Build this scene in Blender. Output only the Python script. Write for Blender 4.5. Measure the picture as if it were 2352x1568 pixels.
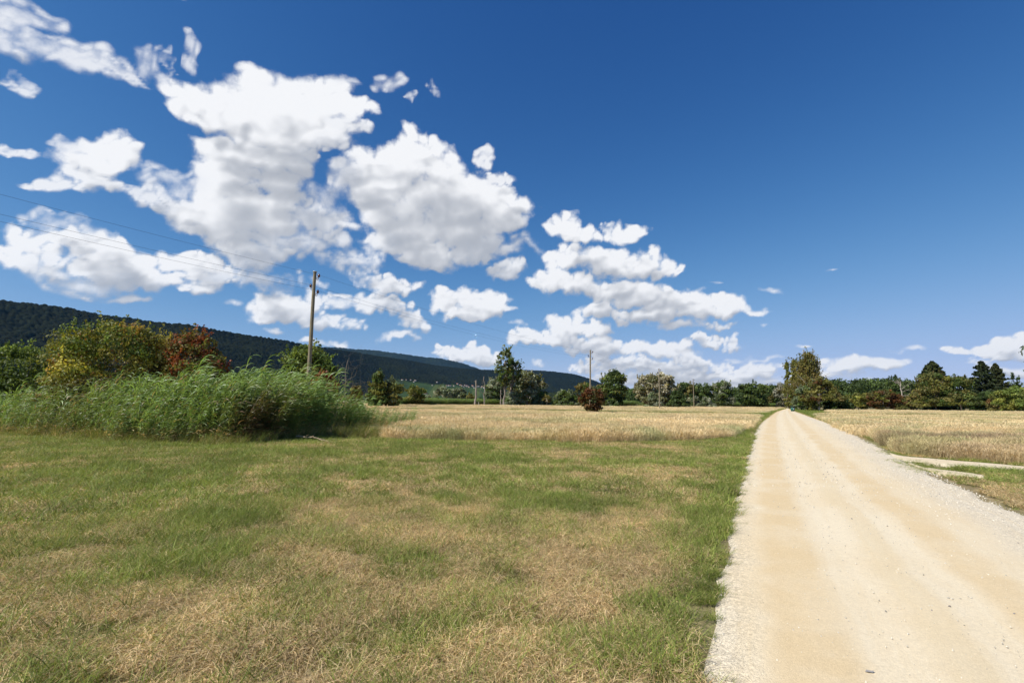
import bpy, math, random
import numpy as np
from mathutils import Vector, Matrix

# ------------------------------------------------------------------ clear
for o in list(bpy.data.objects):
    bpy.data.objects.remove(o)
scene = bpy.context.scene
root_col = scene.collection

# ------------------------------------------------------------------ camera
EYE = 1.6
FPX = 1110.0                      # focal length for a 2352 px wide picture (17 mm on 36 mm)
PITCH = math.radians(7.09)
ROLL = math.radians(0.60)
cam_data = bpy.data.cameras.new("camera")
cam_data.sensor_width = 36.0
cam_data.lens = 36.0 * FPX / 2352.0
cam_data.clip_start = 0.05
cam_data.clip_end = 40000.0
camera = bpy.data.objects.new("camera", cam_data)
root_col.objects.link(camera)
camera.location = (0, 0, EYE)
CAM_ROT = Matrix.Rotation(math.radians(90) + PITCH, 3, 'X') @ Matrix.Rotation(ROLL, 3, 'Z')
camera.rotation_euler = CAM_ROT.to_euler()
scene.camera = camera
CR = np.array(CAM_ROT)


def ray(px, py):
    d = np.array([(px - 1176.0) / FPX, (784.0 - py) / FPX, -1.0])
    return CR @ d


def at(px, py, depth):
    """point seen at (px, py) standing `depth` metres ahead"""
    d = ray(px, py)
    return np.array([0, 0, EYE]) + d * (depth / d[1])


def gnd(px, py, z=0.0):
    d = ray(px, py)
    return np.array([0, 0, EYE]) + d * ((z - EYE) / d[2])


def proj(p):
    p = np.asarray(p, float)
    q = (p - np.array([0, 0, EYE])) @ CR
    return 1176 + FPX * q[..., 0] / -q[..., 2], 784 - FPX * q[..., 1] / -q[..., 2]


def base_x(px, depth, z=0.0):
    x = (px - 1176) / FPX * depth
    for _ in range(4):
        u, _v = proj([x, depth, z])
        x += (px - u) / FPX * depth
    return float(x)


# ------------------------------------------------------------------ world
SUN_AZ = math.radians(-120.0)     # clockwise from straight ahead: behind, to the left
SUN_EL = math.radians(45.0)
SUN_DIR = Vector((math.sin(SUN_AZ) * math.cos(SUN_EL), math.cos(SUN_AZ) * math.cos(SUN_EL), math.sin(SUN_EL)))
world = bpy.data.worlds.new("World")
scene.world = world
world.use_nodes = True
wn, wl = world.node_tree.nodes, world.node_tree.links
wn.clear()


def mth(nt, op, a, b=None, c=None, clamp=False):
    n = nt.nodes.new("ShaderNodeMath")
    n.operation = op
    n.use_clamp = clamp
    for i, v in enumerate((a, b, c)):
        if v is None:
            continue
        if isinstance(v, (int, float)):
            n.inputs[i].default_value = v
        else:
            nt.links.new(v, n.inputs[i])
    return n.outputs[0]


def vmth(nt, op, a, b=None, c=None, scale=None):
    n = nt.nodes.new("ShaderNodeVectorMath")
    n.operation = op
    for i, v in enumerate((a, b, c)):
        if v is None:
            continue
        if isinstance(v, (tuple, list)):
            n.inputs[i].default_value = v
        else:
            nt.links.new(v, n.inputs[i])
    if scale is not None:
        if isinstance(scale, (int, float)):
            n.inputs["Scale"].default_value = scale
        else:
            nt.links.new(scale, n.inputs["Scale"])
    return n.outputs["Value"] if op in ("LENGTH", "DOT_PRODUCT") else n.outputs[0]


def smoothstep(nt, v, lo, hi, a=0.0, b=1.0):
    n = nt.nodes.new("ShaderNodeMapRange")
    n.interpolation_type = 'SMOOTHSTEP'
    nt.links.new(v, n.inputs[0])
    n.inputs[1].default_value, n.inputs[2].default_value = lo, hi
    n.inputs[3].default_value, n.inputs[4].default_value = a, b
    return n.outputs[0]


def noise(nt, vec, scale, detail, rough=0.55, dim='3D'):
    n = nt.nodes.new("ShaderNodeTexNoise")
    n.noise_dimensions = dim
    if vec is not None:
        nt.links.new(vec, n.inputs["Vector"])
    n.inputs["Scale"].default_value = scale
    n.inputs["Detail"].default_value = detail
    n.inputs["Roughness"].default_value = rough
    return n


def mixc(nt, fac, a, b, mode='MIX'):
    n = nt.nodes.new("ShaderNodeMix")
    n.data_type = 'RGBA'
    n.blend_type = mode
    for sock, v in ((n.inputs[0], fac), (n.inputs[6], a), (n.inputs[7], b)):
        if isinstance(v, (int, float)):
            sock.default_value = v
        elif isinstance(v, (tuple, list)):
            sock.default_value = (*v, 1.0)
        else:
            nt.links.new(v, sock)
    return n.outputs[2]


# clear blue: the Nishita sky with the deep, contrasty rendering of the photograph
nt = world.node_tree
sky = wn.new("ShaderNodeTexSky")
sky.sky_type = 'NISHITA'
sky.sun_disc = False
sky.sun_elevation = SUN_EL
sky.sun_rotation = SUN_AZ
sky.altitude = 0.0
sky.air_density = 0.7
sky.dust_density = 0.0
sky.ozone_density = 6.0
SKY_STRENGTH = 0.078
sc_ = wn.new("ShaderNodeSeparateColor")
wl.new(vmth(nt, 'SCALE', sky.outputs[0], scale=0.1), sc_.inputs[0])
cc_ = wn.new("ShaderNodeCombineColor")
for i, (p, a, b) in enumerate(((2.0, 10.9, 16.8), (1.6, 4.95, 6.3), (1.15, 2.4, 1.7))):
    x = mth(nt, 'POWER', sc_.outputs[i], p)
    y = mth(nt, 'DIVIDE', mth(nt, 'MULTIPLY', x, a), mth(nt, 'MULTIPLY_ADD', x, b, 1.0))
    wl.new(mth(nt, 'MULTIPLY', y, 10.0), cc_.inputs[i])
bg_sky = wn.new("ShaderNodeBackground")
wl.new(cc_.outputs[0], bg_sky.inputs[0])
bg_sky.inputs[1].default_value = SKY_STRENGTH
wout = wn.new("ShaderNodeOutputWorld")
wl.new(bg_sky.outputs[0], wout.inputs[0])

# ------------------------------------------------------------------ sun
sun_data = bpy.data.lights.new("sun", 'SUN')
sun_data.energy = 5.0
sun_data.angle = math.radians(0.53)
sun_data.color = (1.0, 0.95, 0.86)
sun = bpy.data.objects.new("sun", sun_data)
root_col.objects.link(sun)
sun.rotation_euler = SUN_DIR.to_track_quat('Z', 'Y').to_euler()

# ------------------------------------------------------------------ exposure
vs = scene.view_settings
vs.view_transform = 'Standard'
vs.look = 'None'
vs.exposure = 0.35
vs.gamma = 1.0
vs.use_curve_mapping = False
scene.cycles.max_bounces = 5
scene.cycles.diffuse_bounces = 3
scene.cycles.glossy_bounces = 2
scene.cycles.transmission_bounces = 4
scene.cycles.transparent_max_bounces = 6
scene.cycles.volume_bounces = 0
scene.cycles.caustics_reflective = False
scene.cycles.caustics_refractive = False

# ------------------------------------------------------------------ helpers: noise and meshes
class VNoise:
    """smooth value noise in the plane"""
    def __init__(self, seed, n=256):
        self.t = np.random.RandomState(seed).rand(n, n)
        self.n = n

    def __call__(self, x, y):
        x = np.asarray(x, float)
        y = np.asarray(y, float)
        xi, yi = np.floor(x).astype(int), np.floor(y).astype(int)
        fx, fy = x - xi, y - yi
        fx, fy = fx * fx * (3 - 2 * fx), fy * fy * (3 - 2 * fy)
        n, t = self.n, self.t
        a, b = t[xi % n, yi % n], t[(xi + 1) % n, yi % n]
        c, d = t[xi % n, (yi + 1) % n], t[(xi + 1) % n, (yi + 1) % n]
        return (a * (1 - fx) + b * fx) * (1 - fy) + (c * (1 - fx) + d * fx) * fy

    def fbm(self, x, y, oct=4, rough=.55):
        s, a, w = 0, 1.0, 0
        for k in range(oct):
            s = s + a * self(x * 2 ** k + 17.3 * k, y * 2 ** k + 5.1 * k)
            w += a
            a *= rough
        return s / w


def make_mesh(name, verts, quads, mat=None, attrs=None, smooth=False, tris=None):
    verts = np.ascontiguousarray(verts, dtype=np.float32)
    me = bpy.data.meshes.new(name)
    me.vertices.add(len(verts))
    me.vertices.foreach_set("co", verts.ravel())
    idx, start = [], []
    pos = 0
    for f, k in ((quads, 4), (tris, 3)):
        if f is None or len(f) == 0:
            continue
        f = np.asarray(f, dtype=np.int32)
        idx.append(f.ravel())
        start.append(pos + np.arange(len(f), dtype=np.int32) * k)
        pos += f.size
    idx = np.concatenate(idx)
    start = np.concatenate(start)
    me.loops.add(len(idx))
    me.loops.foreach_set("vertex_index", idx)
    me.polygons.add(len(start))
    me.polygons.foreach_set("loop_start", start)
    if smooth:
        me.polygons.foreach_set("use_smooth", np.ones(len(start), dtype=bool))
    me.update(calc_edges=True)
    for an, (kind, data) in (attrs or {}).items():
        at_ = me.attributes.new(an, kind, 'POINT')
        data = np.ascontiguousarray(data, dtype=np.float32)
        at_.data.foreach_set({'FLOAT': 'value', 'FLOAT_COLOR': 'color', 'FLOAT_VECTOR': 'vector'}[kind], data.ravel())
    if mat is not None:
        me.materials.append(mat)
    return me


def grid_quads(nu, nv):
    """faces of a grid whose vertex (i, j) has index i * nv + j"""
    i, j = np.meshgrid(np.arange(nu - 1), np.arange(nv - 1), indexing='ij')
    a = (i * nv + j).ravel()
    return np.stack([a, a + nv, a + nv + 1, a + 1], 1)


def add(name, mesh, parent=None, label=None, cat=None, group=None, kind=None, loc=None):
    o = bpy.data.objects.new(name, mesh)
    root_col.objects.link(o)
    if parent is not None:
        o.parent = parent
    if loc is not None:
        o.location = loc
    for k, v in (("label", label), ("category", cat), ("group", group), ("kind", kind)):
        if v:
            o[k] = v
    return o


def new_mat(name):
    m = bpy.data.materials.new(name)
    m.use_nodes = True
    m.node_tree.nodes.clear()
    return m, m.node_tree


# ------------------------------------------------------------------ clouds on the sky vault
# each puff of cumulus where it floats: px, py, half width, half height, haziness
PUFFS = [
    # tall cloud, upper part
    (440, 205, 85, 45, 0), (520, 225, 110, 70, 0), (620, 215, 120, 75, 0), (720, 225, 110, 65, 0), (795, 250, 70, 38, 0),
    (470, 255, 90, 45, 0), (600, 290, 140, 60, 0), (700, 300, 110, 50, 0), (800, 300, 45, 25, .1), (760, 335, 60, 25, .1),
    (545, 365, 95, 50, 0), (640, 375, 95, 50, 0), (700, 365, 50, 25, .1),
    # tall cloud, lower part
    (520, 430, 90, 60, 0), (620, 430, 85, 55, 0), (450, 490, 95, 50, 0), (540, 510, 130, 70, 0), (640, 500, 80, 60, 0),
    (350, 465, 85, 28, .15), (300, 450, 50, 16, .25), (720, 500, 80, 35, .1), (770, 520, 60, 35, .1), (740, 560, 80, 35, .15), (600, 575, 110, 40, 0),
    # low clouds at the left
    (60, 565, 90, 32, 0), (150, 560, 70, 28, 0), (30, 605, 70, 30, 0), (130, 615, 80, 28, .05), (230, 570, 60, 30, 0),
    (260, 610, 90, 40, 0), (330, 640, 90, 28, 0), (420, 600, 90, 30, 0), (480, 630, 110, 28, .05), (590, 610, 80, 26, .1),
    (440, 668, 55, 22, .05), (300, 682, 50, 12, .1), (205, 674, 24, 9, .2), (100, 500, 45, 10, .3), (820, 600, 60, 22, .2),
    # cloud with the pointed top
    (955, 335, 55, 40, 0), (920, 380, 90, 60, 0), (1000, 390, 90, 60, 0), (860, 430, 90, 60, 0), (960, 450, 130, 70, 0),
    (1080, 440, 100, 60, 0), (1150, 480, 75, 55, 0), (1060, 520, 130, 60, 0), (920, 520, 100, 60, 0), (980, 580, 90, 38, 0),
    (1100, 570, 100, 38, .05), (800, 420, 50, 35, .1), (1150, 395, 50, 18, .1), (1110, 365, 30, 22, .1), (1165, 622, 55, 20, .1), (880, 560, 60, 30, .1),
    # ragged cloud at the left
    (200, 365, 100, 42, 0), (270, 345, 65, 38, 0), (120, 425, 105, 22, .1), (200, 410, 80, 32, .05), (140, 325, 38, 30, .25),
    (35, 342, 62, 18, .15), (360, 392, 55, 14, .2),
    # thin wisps high up
    (40, 30, 119, 52, 0.21), (20, 85, 75, 65, 0.21), (90, 105, 69, 52, 0.26), (170, 150, 100, 52, 0.18), (235, 185, 94, 31, 0.21),
    (290, 195, 56, 13, 0.26), (30, 190, 56, 23, 0.21), (325, 155, 38, 34, 0.31), (450, 125, 25, 29, 0.26), (390, 150, 50, 18, 0.36),
    (875, 190, 45, 36, 0.24), (930, 242, 15, 21, 0.31), (985, 225, 30, 21, 0.36), (410, 8, 32, 16, 0.31), (1010, 0, 32, 6, 0.31), (800, 175, 38, 13, 0.36),
    # smaller heaps behind the near pole
    (600, 715, 55, 28, 0), (650, 700, 65, 36, 0), (705, 705, 55, 34, .05), (745, 740, 60, 22, .1), (810, 750, 50, 16, .15),
    (860, 700, 60, 28, .05), (905, 662, 75, 26, .05), (900, 710, 70, 24, .1), (955, 735, 45, 22, .05), (780, 690, 60, 26, .15),
    (925, 772, 50, 12, .1), (530, 705, 30, 14, .25), (615, 763, 42, 10, .15), (735, 786, 30, 9, .1), (790, 790, 30, 9, .1), (840, 640, 60, 20, .25),
    (1030, 688, 38, 28, 0), (1090, 690, 60, 36, 0), (1130, 705, 45, 30, 0), (1070, 725, 55, 18, 0), (1170, 715, 24, 8, .15),
    # layered banks
    (1290, 515, 45, 36, 0), (1335, 535, 55, 26, 0), (1440, 527, 50, 26, 0), (1400, 515, 24, 14, .2), (1300, 590, 65, 34, 0), (1390, 595, 85, 38, 0),
    (1470, 612, 80, 32, 0), (1545, 628, 45, 18, 0), (1255, 645, 42, 34, 0), (1320, 655, 85, 28, 0), (1400, 665, 60, 20, 0),
    (1460, 675, 90, 30, 0), (1550, 690, 80, 24, 0), (1385, 708, 55, 24, 0), (1490, 722, 110, 26, 0), (1600, 712, 75, 30, 0),
    (1680, 712, 60, 24, 0), (1745, 720, 45, 11, .05), (1560, 752, 70, 13, .05), (1660, 752, 60, 14, .1),
    (1310, 748, 65, 30, 0), (1365, 755, 45, 22, 0), (1195, 778, 36, 24, 0), (1270, 780, 70, 22, 0), (1380, 800, 80, 26, 0),
    (1320, 805, 50, 16, .1), (1470, 800, 70, 24, 0), (1545, 808, 60, 22, 0), (1620, 783, 38, 15, .05), (1685, 793, 38, 15, .1), (1590, 828, 60, 14, .05),
    (1430, 832, 110, 18, .05), (1530, 845, 110, 16, .05), (1650, 838, 60, 16, .1), (1760, 855, 70, 26, .1), (1560, 865, 110, 12, .1),
    (1700, 870, 100, 14, .1), (1620, 885, 150, 9, .15), (1400, 860, 60, 10, .2), (1780, 890, 60, 14, .15),
    (1030, 800, 40, 16, 0), (1065, 812, 55, 24, 0), (1110, 822, 38, 18, 0), (1195, 748, 26, 8, .25), (1170, 850, 30, 7, .2), (1240, 842, 20, 8, .2),
    (1480, 850, 150, 22, .02), (1600, 862, 140, 20, .03), (1350, 845, 70, 15, .08), (1720, 862, 95, 24, .03), (1690, 886, 130, 13, .08), (1950, 850, 95, 19, .0), (1885, 872, 80, 12, .08),
    (2025, 845, 46, 13, .0), (2195, 806, 75, 16, .03), (2285, 800, 65, 19, .0), (2300, 856, 85, 14, .08), (2245, 836, 46, 10, .16), (1420, 875, 90, 12, .1), (1540, 890, 120, 10, .1),
    # veils between the heaps
    (700, 565, 130, 48, .26), (830, 605, 100, 36, .28), (600, 645, 190, 30, .26), (200, 640, 210, 40, .24), (1185, 560, 60, 40, .30), (120, 520, 130, 30, .30), (400, 420, 90, 40, .30), (760, 460, 60, 70, .30),
    # scraps over the road and banks at the right
    (1780, 673, 42, 10, .25), (1640, 659, 26, 6, .3), (1920, 615, 26, 6, .3), (1768, 751, 18, 6, .3), (1780, 826, 80, 9, .3), (1690, 820, 60, 8, .3),
    (2080, 807, 50, 10, .18), (2200, 807, 55, 13, .08), (2265, 803, 50, 15, .05), (2315, 782, 38, 28, 0), (2360, 785, 45, 34, 0), (2350, 815, 40, 14, .1),
    (1965, 842, 85, 14, .08), (2020, 838, 50, 10, .05), (1930, 862, 70, 9, .15), (1860, 800, 28, 6, .2), (2300, 852, 70, 8, .25), (2345, 862, 40, 12, .1),
    (2230, 845, 60, 7, .3), (1990, 885, 60, 8, .2),
]


def stereo(d):
    d = np.asarray(d, float) / np.linalg.norm(d)
    return d[0] / (1 + d[1]), d[2] / (1 + d[1])


puffs = []
for (px, py, rx, ry, hz) in PUFFS:
    u, v = stereo(ray(px, py))
    u1, v1 = stereo(ray(px + rx, py))
    u2, v2 = stereo(ray(px, py - ry))
    puffs.append((u, v, math.hypot(u1 - u, v1 - v), math.hypot(u2 - u, v2 - v), hz))
# the same kind of sky goes on to the sides and behind
rs = np.random.RandomState(5)
for k in range(12):
    az = math.radians(rs.choice([-1, 1]) * rs.uniform(66, 90))
    el = math.radians(rs.uniform(4, 26))
    u0, v0 = stereo((math.sin(az) * math.cos(el), math.cos(az) * math.cos(el), math.sin(el)))
    s = 0.03 * (1 + u0 * u0 + v0 * v0) * rs.uniform(.7, 1.3)
    for q in range(3):
        puffs.append((u0 + rs.normal() * s * .6, v0 + rs.normal() * s * .4, s * rs.uniform(.8, 1.4), s * rs.uniform(.4, .8), .02))

OFFS = ((0.0, 0.0), (-0.10, 0.17), (-0.24, 0.42), (-0.42, 0.75))       # steps towards the sun


def build_sky():
    az = np.radians(np.arange(-92, 92.01, 0.24))
    el = np.radians(np.r_[np.arange(-0.6, 45.0, 0.19), np.arange(45.0, 66.0, 0.8)])
    A, E = np.meshgrid(az, el, indexing='ij')
    D = np.stack([np.sin(A) * np.cos(E), np.cos(A) * np.cos(E), np.sin(E)], -1).reshape(-1, 3)
    U, V = D[:, 0] / (1 + D[:, 1]), D[:, 2] / (1 + D[:, 1])
    step = np.maximum(V, 0) * .30 + .016
    na, nb = VNoise(11), VNoise(12)
    rs = np.random.RandomState(9)
    kids = []
    for (cu, cv, ru, rv, hz) in puffs:
        m = min(ru, rv)
        if m < .006:
            kids.append((cu, cv, ru, rv, hz, .6))
            continue
        kids.append((cu, cv - rv * .1, ru * .80, rv * .80, hz, .5))
        n = int(np.clip(6 + 5 * (ru / m - 1), 6, 13))
        for k in range(n):
            a = 2 * np.pi * (k + rs.rand()) / n
            q = rs.uniform(.35, .82)
            r = m * rs.uniform(.34, .62)
            kids.append((cu + np.cos(a) * q * ru * .95, cv + np.sin(a) * q * rv * .95, r * rs.uniform(1, 1.35), r, hz, 1.0))

    def warp(u, v, amt):
        r, th = np.hypot(u, v + .25), np.arctan2(u, v + .25)
        lr = np.log(np.maximum(r, 1e-3))
        return u + (na.fbm(th * 12, lr * 12, 4, .6) - .5) * amt * r, v + (nb.fbm(th * 12, lr * 12, 4, .6) - .5) * amt * .9 * r

    def field(u, v, blobs, shade=False):
        acc = np.full(len(u), 3.0)
        ws, hs, ls = np.full(len(u), 1e-6), np.zeros(len(u)), np.zeros(len(u))
        for bl in blobs:
            cu, cv, ru, rv, hz = bl[:5]
            i = np.nonzero((np.abs(u - cu) < 2.4 * ru) & (np.abs(v - cv) < 2.4 * rv))[0]
            if len(i) == 0:
                continue
            x, y = (u[i] - cu) / ru, (v[i] - cv) / rv
            d = np.hypot(x, y)
            if shade:
                r2 = np.minimum(d * d, 1.0)
                w = np.exp(-d * d * 2.2) * bl[5] * (ru + rv) ** -.5
                ws[i] += w
                hs[i] += w * hz
                ls[i] += w * (.80 * np.clip(y, -1, 1) - .45 * np.clip(x, -1, 1) + .25 * np.sqrt(1 - r2))
            d = d + hz * 1.0
            ac = acc[i]
            h = np.maximum(.26 - np.abs(ac - d), 0) / .26
            acc[i] = np.minimum(ac, d) - h * h * h * .26 / 6
        return acc, hs / ws, ls / ws

    attrs = {}
    for i, (ox, oy) in enumerate(OFFS):
        u, v = warp(U + ox * step, V + oy * step, .075)
        acc, hz, lit = field(u, v, kids if i == 0 else puffs, i == 0)
        attrs["field%d" % i] = ('FLOAT', 1.20 - acc)
        if i == 0:
            attrs["thin"] = ('FLOAT', hz)
            attrs["round"] = ('FLOAT', lit)
    m, nt = new_mat("sky_clouds")
    geo = nt.nodes.new("ShaderNodeNewGeometry")
    dirv = vmth(nt, 'NORMALIZE', geo.outputs["Position"])
    sep = nt.nodes.new("ShaderNodeSeparateXYZ")
    nt.links.new(dirv, sep.inputs[0])
    den = mth(nt, 'ADD', sep.outputs[1], 1.0005)
    cmb = nt.nodes.new("ShaderNodeCombineXYZ")
    SV = mth(nt, 'DIVIDE', sep.outputs[2], den)
    nt.links.new(mth(nt, 'DIVIDE', sep.outputs[0], den), cmb.inputs[0])
    nt.links.new(SV, cmb.inputs[1])
    st = mth(nt, 'MULTIPLY_ADD', mth(nt, 'MAXIMUM', SV, 0.0), .30, .016)

    def folded(P):
        """coordinates that shrink towards the horizon without shear"""
        q = vmth(nt, 'ADD', P, (0.0, .25, 0.0))
        sp = nt.nodes.new("ShaderNodeSeparateXYZ")
        nt.links.new(q, sp.inputs[0])
        cb = nt.nodes.new("ShaderNodeCombineXYZ")
        nt.links.new(mth(nt, 'ARCTAN2', sp.outputs[0], sp.outputs[1]), cb.inputs[0])
        nt.links.new(mth(nt, 'LOGARITHM', vmth(nt, 'LENGTH', q), math.e), cb.inputs[1])
        return cb.outputs[0]

    c, low = [], []
    for i, (ox, oy) in enumerate(OFFS):
        P = cmb.outputs[0]
        if i:
            P = vmth(nt, 'ADD', P, vmth(nt, 'SCALE', (ox, oy, 0.0), scale=st))
        P = folded(P)
        at_ = nt.nodes.new("ShaderNodeAttribute")
        at_.attribute_name = "field%d" % i
        n1 = noise(nt, P, 11.0, 2.6, .52).outputs[0]
        f = mth(nt, 'MULTIPLY_ADD', n1, 1.0, -0.50)
        low.append(mth(nt, 'ADD', at_.outputs["Fac"], f))
        if i == 0:
            n2 = noise(nt, P, 40.0, 7.0, .62).outputs[0]
            c0 = mth(nt, 'ADD', low[0], mth(nt, 'MULTIPLY_ADD', n2, 1.15, -.575))
    thin = nt.nodes.new("ShaderNodeAttribute")
    thin.attribute_name = "thin"
    edge = nt.nodes.new("ShaderNodeMapRange")
    edge.interpolation_type = 'SMOOTHSTEP'
    nt.links.new(c0, edge.inputs[0])
    edge.inputs[1].default_value = 0.0
    nt.links.new(mth(nt, 'MULTIPLY_ADD', thin.outputs["Fac"], 1.5, 0.66), edge.inputs[2])
    alpha = mth(nt, 'MULTIPLY', edge.outputs[0], mth(nt, 'MULTIPLY_ADD', thin.outputs["Fac"], -0.75, 0.99))
    c1, c2, c3 = low[1:]
    t = mth(nt, 'MULTIPLY', mth(nt, 'MAXIMUM', c1, 0.0), .30)
    t = mth(nt, 'MULTIPLY_ADD', mth(nt, 'MAXIMUM', c2, 0.0), .45, t)
    t = mth(nt, 'MULTIPLY_ADD', mth(nt, 'MAXIMUM', c3, 0.0), .45, t)
    relief = mth(nt, 'ADD', mth(nt, 'MULTIPLY', mth(nt, 'SUBTRACT', c1, low[0]), .40), mth(nt, 'MULTIPLY', mth(nt, 'SUBTRACT', low[0], c0), .10))
    rnd = nt.nodes.new("ShaderNodeAttribute")
    rnd.attribute_name = "round"
    relief = mth(nt, 'MULTIPLY_ADD', rnd.outputs["Fac"], -0.62, relief)
    dep = mth(nt, 'MAXIMUM', mth(nt, 'ADD', mth(nt, 'MULTIPLY_ADD', t, 1.45, -0.20), relief), 0.0)
    lit = mth(nt, 'EXPONENT', mth(nt, 'MULTIPLY', dep, -1.0))
    col = mixc(nt, smoothstep(nt, lit, 0.12, 0.95), (0.345, 0.365, 0.405), (0.745, 0.75, 0.765))
    em = nt.nodes.new("ShaderNodeEmission")
    nt.links.new(col, em.inputs[0])
    tr = nt.nodes.new("ShaderNodeBsdfTransparent")
    mx = nt.nodes.new("ShaderNodeMixShader")
    nt.links.new(alpha, mx.inputs[0])
    nt.links.new(tr.outputs[0], mx.inputs[1])
    nt.links.new(em.outputs[0], mx.inputs[2])
    out = nt.nodes.new("ShaderNodeOutputMaterial")
    nt.links.new(mx.outputs[0], out.inputs[0])
    m.cycles.emission_sampling = 'NONE'
    me = make_mesh("sky", D * 18000.0, grid_quads(len(az), len(el)), m, attrs, smooth=True)
    add("sky", me, kind="structure", label="deep blue sky with heaped white cumulus clouds")


build_sky()

# ------------------------------------------------------------------ materials
def principled(nt, color=None, rough=0.8, spec=0.3):
    b = nt.nodes.new("ShaderNodeBsdfPrincipled")
    if color is not None:
        if isinstance(color, tuple):
            b.inputs["Base Color"].default_value = (*color, 1)
        else:
            nt.links.new(color, b.inputs["Base Color"])
    b.inputs["Roughness"].default_value = rough
    b.inputs["Specular IOR Level"].default_value = spec
    return b


def finish(nt, shader, disp=None):
    out = nt.nodes.new("ShaderNodeOutputMaterial")
    nt.links.new(shader, out.inputs[0])


def bump(nt, height, strength, dist, target):
    b = nt.nodes.new("ShaderNodeBump")
    b.inputs["Strength"].default_value = strength
    b.inputs["Distance"].default_value = dist
    nt.links.new(height, b.inputs["Height"])
    nt.links.new(b.outputs[0], target.inputs["Normal"])


def attr(nt, name, kind='GEOMETRY'):
    a = nt.nodes.new("ShaderNodeAttribute")
    a.attribute_name = name
    a.attribute_type = kind
    return a.outputs["Color"]


def plant_mat(name, inst=False, trans=0.28, rough=0.55, spec=0.25):
    """leaf or blade: each leaf carries its own colour, each tuft a tint of its own"""
    m, nt = new_mat(name)
    c = attr(nt, "tint")
    if inst:
        c = mixc(nt, 1.0, c, attr(nt, "itint", 'INSTANCER'), 'MULTIPLY')
    b = principled(nt, c, rough, spec)
    t = nt.nodes.new("ShaderNodeBsdfTranslucent")
    nt.links.new(mixc(nt, 1.0, c, (1.25, 1.15, .6), 'MULTIPLY'), t.inputs[0])
    mx = nt.nodes.new("ShaderNodeMixShader")
    mx.inputs[0].default_value = trans
    nt.links.new(b.outputs[0], mx.inputs[1])
    nt.links.new(t.outputs[0], mx.inputs[2])
    finish(nt, mx.outputs[0])
    return m


def wood_mat(name, c1, c2, scale=3.0, stretch=9.0):
    m, nt = new_mat(name)
    tcn = nt.nodes.new("ShaderNodeTexCoord")
    v = vmth(nt, 'MULTIPLY', tcn.outputs["Object"], (stretch, stretch, 1.0))
    n = noise(nt, v, scale, 6.0, .65)
    n2 = noise(nt, tcn.outputs["Object"], 1.3, 3.0)
    c = mixc(nt, smoothstep(nt, n.outputs[0], .35, .65), c1, c2)
    c = mixc(nt, smoothstep(nt, n2.outputs[0], .35, .7, 0, .45), c, tuple(x * .6 for x in c1))
    b = principled(nt, c, .85, .2)
    bump(nt, n.outputs[0], .5, .02, b)
    finish(nt, b.outputs[0])
    return m


def plain_mat(name, color, rough=.6, spec=.3, metal=0.0, var=0.15):
    m, nt = new_mat(name)
    tcn = nt.nodes.new("ShaderNodeTexCoord")
    n = noise(nt, tcn.outputs["Object"], 6.0, 4.0)
    c = mixc(nt, n.outputs[0], tuple(x * (1 - var) for x in color), tuple(min(1, x * (1 + var)) for x in color))
    b = principled(nt, c, rough, spec)
    b.inputs["Metallic"].default_value = metal
    finish(nt, b.outputs[0])
    return m


MAT_LEAF = plant_mat("leaves", trans=.36)
MAT_BARK = wood_mat("bark_grey", (.16, .13, .10), (.26, .22, .17))
MAT_BARK_PALE = wood_mat("bark_bleached", (.38, .33, .27), (.55, .49, .42))
MAT_BARK_WHITE = wood_mat("bark_white", (.45, .42, .37), (.70, .67, .62))
MAT_BARK_DARK = wood_mat("bark_dark", (.07, .055, .04), (.12, .10, .075))

# ------------------------------------------------------------------ outlines on the ground, read off the photograph
ROAD_L = [(1560, 1760), (1600, 1660), (1630, 1568), (1655, 1440), (1672, 1330), (1690, 1210), (1708, 1110), (1720, 1050), (1734, 1000), (1747, 973), (1760, 956), (1774, 946.8), (1790, 941), (1803, 938.2), (1816, 936.4), (1838, 934.8)]
ROAD_R = [(2352, 1186), (2270, 1148), (2190, 1112), (2130, 1082), (2052, 1043), (1960, 998), (1900, 970), (1862, 954.5), (1838, 946.5), (1826, 942.0), (1819, 939.0), (1822, 937.2), (1840, 935.8)]
road_l = np.array([gnd(*p)[:2] for p in ROAD_L])
road_r = np.array([gnd(*p)[:2] for p in ROAD_R])
d0 = road_r[0] - road_r[1]
road_r = np.vstack([road_r[0] + d0 / np.linalg.norm(d0) * 12.0, road_r[0] + d0 / np.linalg.norm(d0) * 5.0, road_r])
dl = road_l[0] - road_l[2]
road_l = np.vstack([road_l[0] + dl / np.linalg.norm(dl) * 8.0, road_l])


def resample(p, n):
    p = np.asarray(p, float)
    s = np.r_[0, np.cumsum(np.linalg.norm(np.diff(p, axis=0), axis=1))]
    t = np.linspace(0, 1, n) ** 1.8 * s[-1]
    return np.stack([np.interp(t, s, p[:, 0]), np.interp(t, s, p[:, 1])], 1)


def smooth_line(p, k=3):
    for _ in range(k):
        q = p.copy()
        q[1:-1] = .25 * p[:-2] + .5 * p[1:-1] + .25 * p[2:]
        p = q
    return p


NR = 400
RL = smooth_line(resample(road_l, NR), 5)
RR = smooth_line(resample(road_r, NR), 5)


def inside(poly, x, y):
    poly = np.asarray(poly)
    r = np.zeros(len(x), bool)
    j = len(poly) - 1
    for i in range(len(poly)):
        xi, yi = poly[i]
        xj, yj = poly[j]
        c = ((yi > y) != (yj > y))
        with np.errstate(divide='ignore', invalid='ignore'):
            r ^= c & (x < (xj - xi) * (y - yi) / (yj - yi + 1e-12) + xi)
        j = i
    return r


ROAD_POLY = np.vstack([RL, RR[::-1]])


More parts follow.
